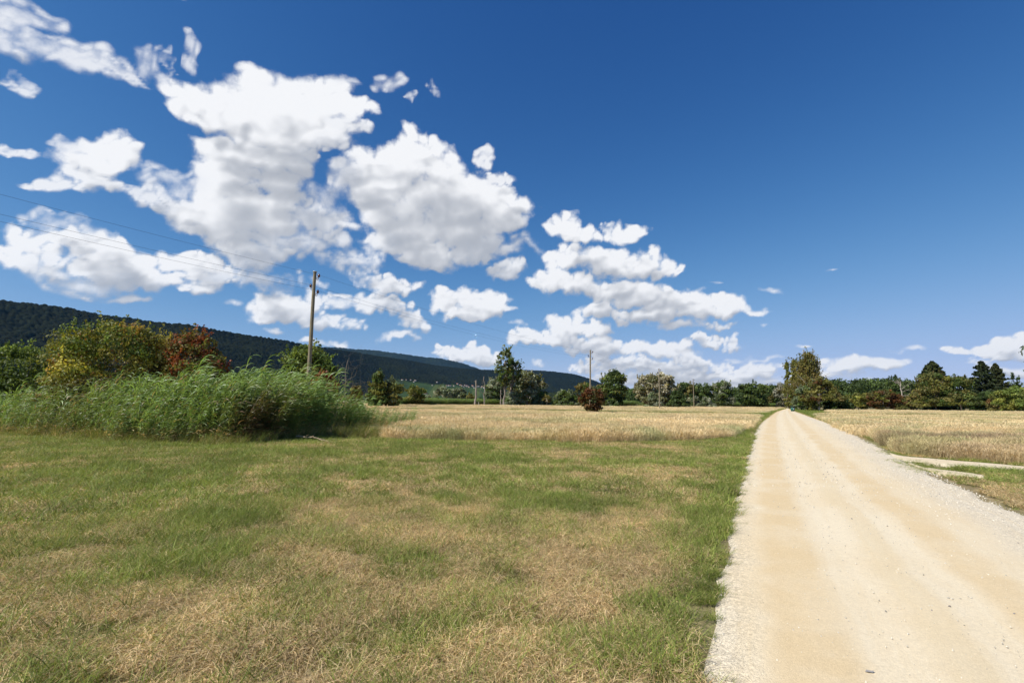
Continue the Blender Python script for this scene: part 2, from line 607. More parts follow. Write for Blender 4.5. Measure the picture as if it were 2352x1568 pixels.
def dist_line(P, line):
    """distance of points to a polyline"""
    best = np.full(len(P), 1e9)
    for a, b in zip(line[:-1], line[1:]):
        ab = b - a
        t = np.clip(((P - a) @ ab) / (ab @ ab + 1e-9), 0, 1)
        best = np.minimum(best, np.linalg.norm(P - (a + t[:, None] * ab), axis=1))
    return best


TRACK_A_TOP = [(2040, 1038), (2066, 1047), (2147, 1053), (2225, 1060), (2352, 1071), (2600, 1090)]
TRACK_A_BOT = [(2060, 1056), (2081, 1060), (2130, 1066), (2186, 1071), (2264, 1077), (2352, 1083), (2600, 1101)]
TRACK_B_TOP = [(2085, 1062), (2118, 1073), (2180, 1080), (2230, 1086), (2264, 1093)]
TRACK_B_BOT = [(2105, 1075), (2149, 1087), (2190, 1093), (2235, 1098), (2262, 1097)]
track_a = np.array([gnd(*p)[:2] for p in TRACK_A_TOP + TRACK_A_BOT[::-1]])
track_b = np.array([gnd(*p)[:2] for p in TRACK_B_TOP + TRACK_B_BOT[::-1]])

# front edge of the tall dry grass and of the reeds
EDGE = [(-500, 978), (-200, 988), (0, 1000), (100, 1009), (220, 1018), (420, 1024), (560, 1024), (660, 1016), (760, 1012), (900, 1011), (1000, 1012), (1200, 1015), (1400, 1017), (1600, 1013), (1690, 1006), (1727, 1000)]
edge_line = np.array([gnd(*p)[:2] for p in EDGE])

# ------------------------------------------------------------------ ground
def build_ground():
    m, nt = new_mat("ground_turf")
    g = nt.nodes.new("ShaderNodeNewGeometry")
    P = g.outputs["Position"]
    big = noise(nt, P, .25, 4.0, .6).outputs[0]
    mid = noise(nt, P, 2.2, 6.0, .65).outputs[0]
    fine = noise(nt, P, 45.0, 4.0, .7).outputs[0]
    c = mixc(nt, smoothstep(nt, mid, .38, .62), (.15, .125, .058), (.30, .23, .125))
    c = mixc(nt, smoothstep(nt, big, .42, .6, 0, .55), c, (.12, .16, .04))
    c = mixc(nt, smoothstep(nt, fine, .35, .7, 0, .6), c, (.40, .32, .19))
    b = principled(nt, c, .95, .1)
    bump(nt, fine, .6, .03, b)
    finish(nt, b.outputs[0])
    # one sheet, fine near the camera, out to the foot of the hills
    xs = np.r_[-10500, -6000, -2500, -1000, -400, -150, np.linspace(-60, 60, 61), 150, 400, 1000, 2500, 6000, 10500]
    ys = np.r_[-2500, -600, -100, np.linspace(-20, 60, 41), 120, 300, 800, 2000, 5000, 10200]
    X, Y = np.meshgrid(xs, ys, indexing='ij')
    vn = VNoise(3)
    near = (np.hypot(X, Y) < 70)
    Z = np.where(near, (vn.fbm(X * .6, Y * .6, 3) - .5) * .05 - .02, -.02)
    me = make_mesh("ground", np.stack([X, Y, Z], -1).reshape(-1, 3), grid_quads(len(xs), len(ys)), m, smooth=True)
    add("ground", me, kind="structure", label="flat turf ground of mown grass and dry meadow")


build_ground()


# ------------------------------------------------------------------ gravel road
def gravel_mat(name, ruts):
    m, nt = new_mat(name)
    g = nt.nodes.new("ShaderNodeNewGeometry")
    P = g.outputs["Position"]
    n_big = noise(nt, P, .55, 5.0, .6).outputs[0]
    n_mid = noise(nt, P, 4.0, 6.0, .65).outputs[0]
    n_fine = noise(nt, P, 70.0, 5.0, .75).outputs[0]
    vor = nt.nodes.new("ShaderNodeTexVoronoi")
    nt.links.new(P, vor.inputs["Vector"])
    vor.inputs["Scale"].default_value = 95.0
    vor2 = nt.nodes.new("ShaderNodeTexVoronoi")
    nt.links.new(P, vor2.inputs["Vector"])
    vor2.inputs["Scale"].default_value = 42.0
    pale, ochre, grey = (.66, .565, .405), (.58, .44, .25), (.63, .56, .44)
    c = mixc(nt, smoothstep(nt, n_big, .35, .65, 0, .35), pale, ochre)
    stone = smoothstep(nt, vor.outputs["Distance"], .1, .5)
    if ruts:
        a = nt.nodes.new("ShaderNodeAttribute")
        a.attribute_name = "across"
        u = mth(nt, 'ADD', a.outputs["Fac"], mth(nt, 'MULTIPLY_ADD', n_big, .07, -.035))
        u = mth(nt, 'ADD', u, mth(nt, 'MULTIPLY_ADD', n_mid, .03, -.015))

        def band(c0, w):
            return mth(nt, 'SUBTRACT', 1.0, smoothstep(nt, mth(nt, 'ABSOLUTE', mth(nt, 'SUBTRACT', u, c0)), w * .35, w))
        patch = mth(nt, 'MULTIPLY_ADD', smoothstep(nt, noise(nt, P, .9, 4.0, .6).outputs[0], .3, .6), .7, .3)
        c = mixc(nt, mth(nt, 'MULTIPLY', band(.17, .10), mth(nt, 'MULTIPLY', patch, .80)), c, ochre)
        c = mixc(nt, mth(nt, 'MULTIPLY', band(.59, .085), mth(nt, 'MULTIPLY', patch, .70)), c, ochre)
        c = mixc(nt, mth(nt, 'MULTIPLY', band(.40, .055), .35), c, (.60, .485, .30))
        c = mixc(nt, mth(nt, 'MULTIPLY', band(.29, .07), .35), c, (.69, .605, .45))
        c = mixc(nt, mth(nt, 'MULTIPLY', band(.48, .06), .35), c, (.69, .605, .45))
        c = mixc(nt, smoothstep(nt, u, .70, .88, 0, .8), c, grey)
        c = mixc(nt, mth(nt, 'SUBTRACT', 1.0, smoothstep(nt, u, .0, .07)), c, (.60, .535, .42))
        loose = mth(nt, 'ADD', smoothstep(nt, u, .66, .90), mth(nt, 'SUBTRACT', 1.0, smoothstep(nt, u, .02, .14)))
        loose = mth(nt, 'MAXIMUM', loose, .22)
        al = nt.nodes.new("ShaderNodeAttribute")
        al.attribute_name = "along"
        sv = nt.nodes.new("ShaderNodeCombineXYZ")
        nt.links.new(mth(nt, 'MULTIPLY', u, 34.0), sv.inputs[0])
        nt.links.new(mth(nt, 'MULTIPLY', al.outputs["Fac"], .22), sv.inputs[1])
        streak = noise(nt, sv.outputs[0], 1.0, 5.0, .7).outputs[0]
        c = mixc(nt, smoothstep(nt, streak, .42, .66, 0, .30), c, (.62, .49, .30))
        spots = noise(nt, P, 13.0, 3.0, .6).outputs[0]
        c = mixc(nt, smoothstep(nt, spots, .60, .74, 0, .30), c, (.50, .40, .26))
    else:
        loose = mth(nt, 'MULTIPLY_ADD', n_mid, .5, .25)
    # loose chippings: each stone a slightly different tone
    cs = nt.nodes.new("ShaderNodeSeparateColor")
    nt.links.new(vor.outputs["Color"], cs.inputs[0])
    cs2 = nt.nodes.new("ShaderNodeSeparateColor")
    nt.links.new(vor2.outputs["Color"], cs2.inputs[0])
    k = mth(nt, 'MULTIPLY_ADD', cs.outputs[0], .42, .76)
    k = mth(nt, 'MULTIPLY', k, mth(nt, 'MULTIPLY_ADD', cs2.outputs[0], .30, .86))
    k = mth(nt, 'MULTIPLY_ADD', mth(nt, 'SUBTRACT', k, 1.0), loose, 1.0)
    k = mth(nt, 'MULTIPLY', k, mth(nt, 'MULTIPLY_ADD', n_fine, .34, .83))
    kc = nt.nodes.new("ShaderNodeCombineColor")
    for i in range(3):
        nt.links.new(k, kc.inputs[i])
    c = mixc(nt, 1.0, c, kc.outputs[0], 'MULTIPLY')
    b = principled(nt, c, .95, .12)
    h = mth(nt, 'ADD', mth(nt, 'MULTIPLY', mth(nt, 'MULTIPLY', stone, loose), -1.0), mth(nt, 'MULTIPLY', n_fine, .6))
    bump(nt, h, .55, .012, b)
    finish(nt, b.outputs[0])
    return m


MAT_ROAD = gravel_mat("road_gravel", True)
MAT_TRACK = gravel_mat("track_gravel", False)


def build_road():
    nv = 41
    vn = VNoise(8)
    t = np.linspace(0, 1, nv)
    V, U = [], []
    s = np.arange(NR)
    mid = .5 * (RL + RR)
    arc = np.r_[0, np.cumsum(np.linalg.norm(np.diff(mid, axis=0), axis=1))]
    for i in range(NR):
        w = np.linalg.norm(RR[i] - RL[i])
        jl = (vn.fbm(arc[i] * 1.7, 3.0, 4) - .5) * .24 + .08
        jr = (vn.fbm(arc[i] * 1.3, 9.0, 4) - .5) * .40
        a = RL[i] + (RL[i] - RR[i]) / w * jl
        b = RR[i] + (RR[i] - RL[i]) / w * jr
        p = a[None] * (1 - t[:, None]) + b[None] * t[:, None]
        crown = .035 * (1 - (2 * t - 1) ** 2)
        rut = -.010 * np.exp(-((t - .29) / .06) ** 2) - .010 * np.exp(-((t - .48) / .06) ** 2)
        z = .012 + crown + rut + (vn.fbm(p[:, 0] * 1.6, p[:, 1] * 1.6, 3) - .5) * .012
        z[0], z[-1] = -.03, -.03
        V.append(np.column_stack([p, z]))
        U.append(t)
    me = make_mesh("road", np.concatenate(V), grid_quads(NR, nv)[:, ::-1], MAT_ROAD, {"across": ('FLOAT', np.concatenate(U)), "along": ('FLOAT', np.repeat(arc, nv))}, smooth=True)
    add("road", me, kind="structure", label="pale gravel farm road running off between the meadows")


build_road()


def build_track(top, bot, name, label, z0):
    n, k = 80, 9
    T = smooth_line(resample([gnd(*p)[:2] for p in top], n), 4)
    B = smooth_line(resample([gnd(*p)[:2] for p in bot], n), 4)
    vn = VNoise(21)
    t = np.linspace(0, 1, k)
    V = []
    for i in range(n):
        j = (vn.fbm(i * .35, 2.0 + z0 * 100, 3) - .5) * .5
        d = (T[i] - B[i]) / (np.linalg.norm(T[i] - B[i]) + 1e-6)
        p = (B[i] - d * j)[None] * (1 - t[:, None]) + (T[i] + d * j * .6)[None] * t[:, None]
        z = z0 + .02 * (1 - (2 * t - 1) ** 2) + (vn.fbm(p[:, 0] * 2, p[:, 1] * 2, 3) - .5) * .015
        z[0] = z[-1] = -.03
        if i in (0, n - 1):
            z[:] = -.03
        V.append(np.column_stack([p, z]))
    me = make_mesh(name, np.concatenate(V), grid_quads(n, k), MAT_TRACK, smooth=True)
    add(name, me, kind="structure", label=label)


build_track(TRACK_A_TOP, TRACK_A_BOT, "side_track_path", "sandy field track turning off the road beside the dry meadow", .014)
build_track(TRACK_B_TOP, TRACK_B_BOT, "wheel_rut_path", "short bare sandy wheel rut between two strips of green grass", .012)


# ------------------------------------------------------------------ hills
def profile(pts, x):
    pts = np.array(pts, float)
    return np.interp(x, pts[:, 0], pts[:, 1])


def crowns(x, y, cell, seed):
    """canopy relief: domes of tree crowns, one to a cell"""
    rs = np.random.RandomState(seed)
    n = 128
    ox, oy, hh = rs.rand(n, n), rs.rand(n, n), rs.rand(n, n)
    xi, yi = np.floor(x / cell).astype(int), np.floor(y / cell).astype(int)
    best = np.zeros_like(x)
    tone = np.zeros_like(x)
    for a in (-1, 0, 1):
        for b in (-1, 0, 1):
            i, j = (xi + a) % n, (yi + b) % n
            dx = x / cell - (xi + a) - ox[i, j]
            dy = y / cell - (yi + b) - oy[i, j]
            h = (0.55 + .45 * hh[i, j]) - (dx * dx + dy * dy) * 1.1
            m = h > best
            best = np.where(m, h, best)
            tone = np.where(m, hh[i, j], tone)
    return best, tone


def hill_mat():
    m, nt = new_mat("hill_cover")
    c = attr(nt, "tint")
    g = nt.nodes.new("ShaderNodeNewGeometry")
    n = noise(nt, g.outputs["Position"], .11, 5.0, .7).outputs[0]
    c = mixc(nt, smoothstep(nt, n, .3, .7, .0, .8), c, mixc(nt, 1.0, c, (.35, .38, .36), 'MULTIPLY'))
    b = principled(nt, c, .95, .05)
    finish(nt, b.outputs[0])
    return m


MAT_HILL = hill_mat()
RIDGE_A = [(-900, 640), (-400, 660), (0, 689), (60, 695), (110, 700), (170, 709), (230, 722), (290, 728), (350, 738), (420, 743), (480, 753), (540, 765), (600, 773), (660, 782), (700, 790), (750, 799), (800, 806), (861, 816), (939, 827), (998, 838), (1057, 845), (1105, 848.5), (1140, 849), (1193, 848.5), (1232, 850), (1271, 852.5), (1320, 859), (1351, 868), (1380, 879), (1410, 887), (1440, 893), (1480, 902), (1540, 912)]
RIDGE_B = [(560, 800), (640, 797), (700, 797), (772, 797), (810, 801), (861, 804), (910, 810.5), (978, 820), (1008, 822), (1057, 832), (1085, 841), (1101, 847), (1140, 858), (1200, 872), (1300, 890)]
RIDGE_C = [(1250, 902), (1340, 899), (1420, 893), (1468, 891), (1530, 894), (1600, 900), (1700, 907), (1800, 911), (1900, 915), (2100, 920), (2400, 925)]
D_RIDGE = [(-900, 900), (0, 1500), (450, 2000), (700, 2600), (870, 3500), (1100, 4600), (1300, 5200), (1540, 5600)]
D_BASE = [(-900, 600), (0, 950), (450, 1250), (700, 1700), (900, 2300), (1100, 2900), (1300, 3800), (1540, 4600)]


def build_hill(name, label, ridge, dr_, db_, x0, x1, ncol, nrow, cell, amp, seed, col, vines=None, power=1.25, blue=0.0):
    px = np.linspace(x0, x1, ncol)
    py = profile(ridge, px)
    dr, db = profile(dr_, px), profile(db_, px)
    t = np.r_[np.linspace(0, 1, nrow), 1.06, 1.25]
    R = np.array([at(a, b, d) for a, b, d in zip(px, py, dr)])
    ratio = R[:, 0] / R[:, 1]
    vn, vm = VNoise(seed), VNoise(seed + 1)
    Y = db[:, None] + (dr - db)[:, None] * t[None]
    X = ratio[:, None] * Y
    prof = np.where(t <= 1, t ** power, 1 - (t - 1) * 1.2)
    zr = R[:, 2] - amp * .6
    Z = zr[:, None] * prof[None]
    und = (vn.fbm(X / 420, Y / 420, 4) - .5) * 2
    Z = Z + und * zr[:, None] * .22 * (np.clip(t, 0, 1) * np.clip(1 - t, 0, 1) * 4)[None]
    h, tone = crowns(X, Y, cell, seed)
    forest = np.ones_like(X)
    PX = np.broadcast_to(px[:, None], X.shape)
    _, PY = proj(np.stack([X, Y, Z], -1))
    if vines is not None:
        wob = (vm.fbm(X / 130, Y / 130, 3) - .5) * 14
        top = profile(vines, px)[:, None]
        forest = np.clip((top - (PY + wob)) / 3.0 + .5, 0, 1)
    Z = Z + h * amp * forest * np.where(t <= 0.02, 0, 1)[None]
    Z[:, 0] = -3
    tn = .65 + .75 * tone
    patch = vm.fbm(X / 260, Y / 260, 3)
    C = np.zeros(X.shape + (4,))
    warm = np.clip((patch - .45) * 3, 0, 1)[..., None]
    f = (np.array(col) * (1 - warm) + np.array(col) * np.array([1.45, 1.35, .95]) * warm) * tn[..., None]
    vine = np.array([.050, .085, .024]) * (0.75 + .5 * vm.fbm(X / 90 + 3, Y / 60, 3))[..., None]
    strip = (np.sin(X / 38 + 3 * vn(X / 300, Y / 300)) > .75)[..., None] * np.array([.04, .035, .01])
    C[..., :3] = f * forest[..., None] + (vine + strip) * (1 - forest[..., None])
    C[..., 3] = 1
    me = make_mesh(name, np.stack([X, Y, Z], -1).reshape(-1, 3), grid_quads(ncol, len(t)), MAT_HILL, {"tint": ('FLOAT_COLOR', C.reshape(-1, 4))}, smooth=True)
    add(name, me, kind="structure", label=label)
    return me


FOREST_SHADED = (.0105, .0135, .0042)  # very low albedo: the hillside's cloud shade is put into the colour
build_hill("hill", "long dark wooded hillside falling to vineyards at its foot", RIDGE_A, D_RIDGE, D_BASE, -700, 1540, 1500, 150, 13.0, 9.0, 31, FOREST_SHADED,
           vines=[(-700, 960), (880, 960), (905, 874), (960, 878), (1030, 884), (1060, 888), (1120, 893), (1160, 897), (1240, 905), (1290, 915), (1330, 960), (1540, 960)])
build_hill("far_mountain", "blue wooded mountain ridge rising behind the nearer hillside", RIDGE_B, [(0, 7600), (2400, 8200)], [(0, 5600), (2400, 6000)], 560, 1300, 380, 60, 30.0, 14.0, 41, (.013, .018, .010))
build_hill("low_hill", "low wooded rise along the horizon behind the trees", RIDGE_C, [(0, 1500), (2400, 1500)], [(0, 1000), (2400, 1000)], 1250, 2400, 500, 40, 12.0, 8.0, 51, (.018, .026, .010), power=.9)

# ------------------------------------------------------------------ grass, reeds: tufts scattered as one mass
def blades(n, rad, hmin, hmax, wid, lean, curl, seed, cols, seg=3, wind=None, flat=0.0):
    """n tapering blades in one tuft; returns verts, quads, colours"""
    rs = np.random.RandomState(seed)
    r = rad * np.sqrt(rs.rand(n))
    a = rs.rand(n) * 2 * np.pi
    base = np.stack([r * np.cos(a), r * np.sin(a), np.zeros(n)], 1)
    az = rs.rand(n) * 2 * np.pi
    d = np.stack([np.cos(az), np.sin(az)], 1)
    if wind is not None:
        d = d * (1 - wind[2]) + np.array(wind[:2])[None] * wind[2]
        d /= np.linalg.norm(d, axis=1)[:, None] + 1e-6
    H = hmin + (hmax - hmin) * rs.rand(n)
    le = lean * (0.3 + rs.rand(n) * 1.0)
    cu = curl * rs.rand(n)
    lay = rs.rand(n) < flat
    side = np.stack([-d[:, 1], d[:, 0]], 1)
    tw = rs.rand(n) * np.pi
    V = np.zeros((n, seg + 1, 2, 3))
    for k in range(seg + 1):
        t = k / seg
        fwd = H * (le * t + cu * t * t)
        up = H * np.sqrt(np.maximum(.05, 1 - np.minimum(.95, (le * .6 + cu * .8 * t) ** 2 * .5))) * t
        up = np.where(lay, .015 + .035 * np.sin(t * 3.0) + .02 * rs.rand(n), up)
        fwd = np.where(lay, H * t * 1.1, fwd)
        c = base + np.column_stack([d * fwd[:, None], up])
        w = wid * (1 - .85 * t ** 1.5) * (0.7 + .6 * ((np.arange(n) * 7919 % 13) / 13))
        s3 = np.column_stack([side * np.cos(tw)[:, None] + d * np.sin(tw)[:, None], np.zeros(n)])
        s3[:, 2] = np.where(lay, .2, 0)
        V[:, k, 0] = c - s3 * w[:, None] * .5
        V[:, k, 1] = c + s3 * w[:, None] * .5
    q = []
    for k in range(seg):
        o = np.arange(n) * (seg + 1) * 2 + k * 2
        q.append(np.stack([o, o + 1, o + 3, o + 2], 1))
    cols = np.array(cols)
    pick = cols[rs.randint(len(cols), size=n)] * (0.75 + .5 * rs.rand(n))[:, None]
    C = np.repeat(pick[:, None], (seg + 1) * 2, 1).reshape(n, seg + 1, 2, 3)
    C = np.concatenate([C, np.ones(C.shape[:-1] + (1,))], -1)
    return V.reshape(-1, 3), np.concatenate(q), C.reshape(-1, 4)


def join_parts(parts):
    V, Q, C, o = [], [], [], 0
    for v, q, c in parts:
        V.append(v)
        Q.append(q + o)
        C.append(c)
        o += len(v)
    return np.concatenate(V), np.concatenate(Q), np.concatenate(C)


def source_set(name, meshes, mat):
    col = bpy.data.collections.new(name)
    for i, (v, q, c) in enumerate(meshes):
        me = make_mesh("%s_tuft_%02d" % (name, i), v, q, mat, {"tint": ('FLOAT_COLOR', c)})
        col.objects.link(bpy.data.objects.new("%s_tuft_%02d" % (name, i), me))
    return col


def scatter(name, label, P, rot, scl, idx, tint, col):
    """one object: instances of the tufts of `col` at the points P"""
    me = bpy.data.meshes.new(name)
    me.vertices.add(len(P))
    me.vertices.foreach_set("co", np.ascontiguousarray(P, dtype=np.float32).ravel())
    for an, kind, data, prop in (("rot", 'FLOAT_VECTOR', rot, 'vector'), ("scl", 'FLOAT_VECTOR', scl, 'vector'), ("itint", 'FLOAT_COLOR', np.column_stack([tint, np.ones(len(P))]), 'color')):
        a = me.attributes.new(an, kind, 'POINT')
        a.data.foreach_set(prop, np.ascontiguousarray(data, dtype=np.float32).ravel())
    a = me.attributes.new("idx", 'INT', 'POINT')
    a.data.foreach_set('value', np.ascontiguousarray(idx, dtype=np.int32))
    o = add(name, me, kind="stuff", label=label)
    ng = bpy.data.node_groups.new(name + "_scatter", 'GeometryNodeTree')
    ng.interface.new_socket("Geometry", in_out='INPUT', socket_type='NodeSocketGeometry')
    ng.interface.new_socket("Geometry", in_out='OUTPUT', socket_type='NodeSocketGeometry')
    gi, go = ng.nodes.new("NodeGroupInput"), ng.nodes.new("NodeGroupOutput")
    ci = ng.nodes.new("GeometryNodeCollectionInfo")
    ci.inputs["Collection"].default_value = col
    ci.inputs["Separate Children"].default_value = True
    ci.inputs["Reset Children"].default_value = True
    ip = ng.nodes.new("GeometryNodeInstanceOnPoints")
    ip.inputs["Pick Instance"].default_value = True

    def named(n, t):
        x = ng.nodes.new("GeometryNodeInputNamedAttribute")
        x.data_type = t
        x.inputs["Name"].default_value = n
        return [s for s in x.outputs if s.enabled][0]
    ng.links.new(gi.outputs[0], ip.inputs["Points"])
    ng.links.new(ci.outputs[0], ip.inputs["Instance"])
    ng.links.new(named("idx", 'INT'), ip.inputs["Instance Index"])
    ng.links.new(named("rot", 'FLOAT_VECTOR'), ip.inputs["Rotation"])
    ng.links.new(named("scl", 'FLOAT_VECTOR'), ip.inputs["Scale"])
    ng.links.new(ip.outputs[0], go.inputs[0])
    md = o.modifiers.new("scatter", 'NODES')
    md.node_group = ng
    return o


def in_view(x, y, margin=200, h=0.0):
    u, v = proj(np.stack([x, y, np.full(len(x), h)], 1))
    return (y > .8) & (u > -margin) & (u < 2352 + margin) & (v < 1568 + margin * 1.2)


def cand(rs, n, d0, d1, xmin=-1.35, xmax=1.35, pw=1.0):
    """points between two distances, uniform on the ground, in the wedge the camera looks into"""
    D = np.sqrt(rs.rand(n) * (d1 * d1 - d0 * d0) + d0 * d0)
    X = (xmin + (xmax - xmin) * rs.rand(n)) * D
    return X, D


MAT_GRASS = plant_mat("grass_blades", True, .30)
MAT_STRAW = plant_mat("straw_blades", True, .22, .6, .2)
MAT_REED = plant_mat("reed_leaves", True, .38, .42, .4)

GREEN = [(.215, .280, .050), (.165, .220, .040), (.285, .335, .080), (.250, .280, .075), (.115, .160, .032)]
OLIVE = [(.29, .27, .085), (.23, .24, .075), (.35, .30, .12)]
STRAW = [(.66, .50, .27), (.54, .40, .205), (.78, .62, .37), (.42, .305, .155), (.61, .47, .27), (.24, .17, .085)]
GOLD = [(.70, .55, .295), (.62, .48, .25), (.77, .63, .375), (.54, .41, .215)]
PALEST = [(.62, .49, .28), (.53, .41, .23), (.68, .55, .33)]



def turf_patch(seed, n, wid, green, straw, size=.30):
    """half a metre of sward: lying straw, standing straw, green blades"""
    k1, k2, k3 = int(n * straw * .62), int(n * straw * .38), int(n * green)
    parts = []
    if k1:
        parts.append(blades(k1, size, .06, .17, wid, .9, .6, seed, STRAW, flat=1.0))
    if k2:
        parts.append(blades(k2, size, .03, .13, wid, .9, .8, seed + 1, STRAW + OLIVE[:1], flat=.15))
    if k3:
        parts.append(blades(int(k3 * .75) + 1, size, .03, .085, wid * 1.1, .8, .9, seed + 2, GREEN + OLIVE[:1], flat=.1))
        parts.append(blades(int(k3 * .25) + 1, size, .08, .19, wid * 1.05, .6, 1.1, seed + 3, GREEN))
    return join_parts(parts)


MIX = [(1.0, .12), (.72, .40), (.42, .68), (.20, .95), (.06, 1.0)]      # green share, straw share
turf_set = source_set("turf", [turf_patch(1000 + 10 * i + 100 * j + 500 * l, (1500, 620)[l], (.0042, .0085)[l], *MIX[i]) for l in range(2) for i in range(5) for j in range(2)]
                      + [blades(46, .09, .08, .20, .0055, .5, 1.0, 10, GREEN), blades(34, .10, .08, .18, .0060, .6, 1.1, 11, GREEN[:2] + OLIVE[:1])], MAT_GRASS)


def dry_tuft(n, rad, h0, h1, wid, seed, leafy=.35):
    stems = blades(n, rad, h0, h1, wid, .16, .18, seed, GOLD, seg=2, wind=(1.0, .1, .35))
    leaf = blades(int(n * leafy), rad, h0 * .35, h1 * .62, wid * 1.5, .5, .6, seed + 50, PALEST, seg=2, wind=(1.0, .1, .3))
    # seed heads: short wider blades high on the stems
    rs = np.random.RandomState(seed + 90)
    k = int(n * .8)
    head = blades(k, rad, h0 * .16, h1 * .18, wid * 2.6, .35, .3, seed + 70, GOLD[:3], seg=2, wind=(1.0, .1, .5))
    hv = head[0].reshape(k, -1, 3)
    hv[:, :, 2] += (h0 + (h1 - h0) * rs.rand(k))[:, None] * .82
    hv[:, :, 0] += .10 * (h1)
    return join_parts([stems, leaf, (hv.reshape(-1, 3), head[1], head[2])])


dry_set = source_set("dry", [
    dry_tuft(60, .24, .50, .80, .0060, 101), dry_tuft(50, .26, .45, .75, .0065, 102), dry_tuft(64, .22, .55, .88, .0055, 103), dry_tuft(40, .25, .40, .70, .0070, 104, 1.2),
    dry_tuft(135, .75, .48, .82, .0105, 105), dry_tuft(130, .80, .42, .76, .0110, 106), dry_tuft(135, .70, .50, .86, .0100, 107),
], MAT_STRAW)


def reed_plant(seed, h):
    rs = np.random.RandomState(seed)
    parts = []
    for k in range(4):
        hh = h * rs.uniform(.62, 1.12)
        bx, by = rs.normal(size=2) * .13
        ln = rs.uniform(.12, .34)
        seg = 6
        t = np.linspace(0, 1, seg + 1)
        px = bx + hh * (ln * t ** 1.7)
        py = by + hh * rs.uniform(-.06, .06) * t
        pz = hh * t * (1 - .05 * t)
        V = np.zeros((seg + 1, 2, 3))
        w = .011 * (1 - .6 * t)
        V[:, 0] = np.column_stack([px - w * .5, py, pz])
        V[:, 1] = np.column_stack([px + w * .5, py + .003, pz])
        o = np.arange(seg) * 2
        q = np.stack([o, o + 1, o + 3, o + 2], 1)
        parts.append((V.reshape(-1, 3), q, np.tile([.26, .25, .09, 1], (len(V) * 2, 1))))
        m = 10
        for j in range(m):
            tt = .22 + .77 * (j + rs.rand() * .6) / m
            ax, ay, az_ = np.interp(tt, t, px), np.interp(tt, t, py), np.interp(tt, t, pz)
            a = rs.normal() * .55
            L = rs.uniform(.40, .72) * (1.0 if tt < .85 else .8)
            up = rs.uniform(.7, 1.25) if tt > .4 else rs.uniform(.2, .9)
            sg = 5
            s = np.linspace(0, 1, sg + 1)
            dx, dy = np.cos(a), np.sin(a)
            fw = L * (s * .55 + .30 * s * s)
            zz = L * (up * s - (up * .62 + rs.uniform(.0, .35)) * s * s)
            cx, cy, cz = ax + dx * fw, ay + dy * fw, az_ + zz
            wd = .034 * rs.uniform(.75, 1.2) * np.array([.45, .95, 1, .8, .45, .04])
            tw = rs.uniform(-1.0, 1.0)
            sx, sy, sz = -dy * np.cos(tw), dx * np.cos(tw), np.sin(tw)
            W = np.zeros((sg + 1, 2, 3))
            W[:, 0] = np.column_stack([cx - sx * wd * .5, cy - sy * wd * .5, cz - sz * wd * .5])
            W[:, 1] = np.column_stack([cx + sx * wd * .5, cy + sy * wd * .5, cz + sz * wd * .5])
            o = np.arange(sg) * 2
            q = np.stack([o, o + 1, o + 3, o + 2], 1)
            g = rs.uniform(.6, 1.35)
            dry = rs.rand() < (.30 if tt < .4 else .05)
            col = np.array([.46, .36, .19]) * g if dry else np.array([.180, .280, .080]) * g
            parts.append((W.reshape(-1, 3), q, np.tile([*col, 1], (len(W) * 2, 1))))
    return join_parts(parts)


reed_set = source_set("reed", [reed_plant(200 + i, 2.35) for i in range(7)], MAT_REED)
fringe_set = source_set("fringe", [join_parts([blades(26, .16, .28, .62, .010, .45, .8, 300 + i, GREEN, seg=4, wind=(1, 0, .55)), blades(14 + 8 * (i % 2), .16, .20, .60, .008, .5, .7, 320 + i, STRAW, seg=3, wind=(1, 0, .4))]) for i in range(4)], MAT_GRASS)
nz, nz2, nz3 = VNoise(71), VNoise(72), VNoise(73)


def yaw(rs, n, tilt=.12):
    return np.column_stack([rs.normal(size=n) * tilt, rs.normal(size=n) * tilt, rs.rand(n) * 2 * np.pi])


TRACK_POLYS = [track_a, track_b]


def green_amount(X, Y, dr):
    """how green rather than strawy the mown grass is"""
    u, v = proj(np.stack([X, Y, np.zeros(len(X))], 1))
    g = .555 + 1.0 * (nz.fbm(X * .55, Y * .55, 4, .6) - .5) + 1.15 * (nz2.fbm(X * 2.0, Y * 2.0, 3, .7) - .5)
    g += .15 * np.exp(-((v - 1075) / 85.0) ** 2) * np.clip((1500 - u) / 500, 0.15, 1)     # greener belt in front of the tall grass
    g += .50 * np.exp(-(dr / .55) ** 2) * np.clip((1560 - v) / 350, 0, 1)                                     # green verge along the road
    g -= .34 * np.clip((u - 1000) / 400, 0, 1) * np.clip((v - 1120) / 200, 0, 1) * (dr > .6)  # strawy corner by the road
    g -= .05 * np.clip((v - 1150) / 200, 0, 1)
    g += .13 * np.clip((1000 - u) / 700, 0, 1) * np.clip((v - 1100) / 200, 0, 1)
    return g


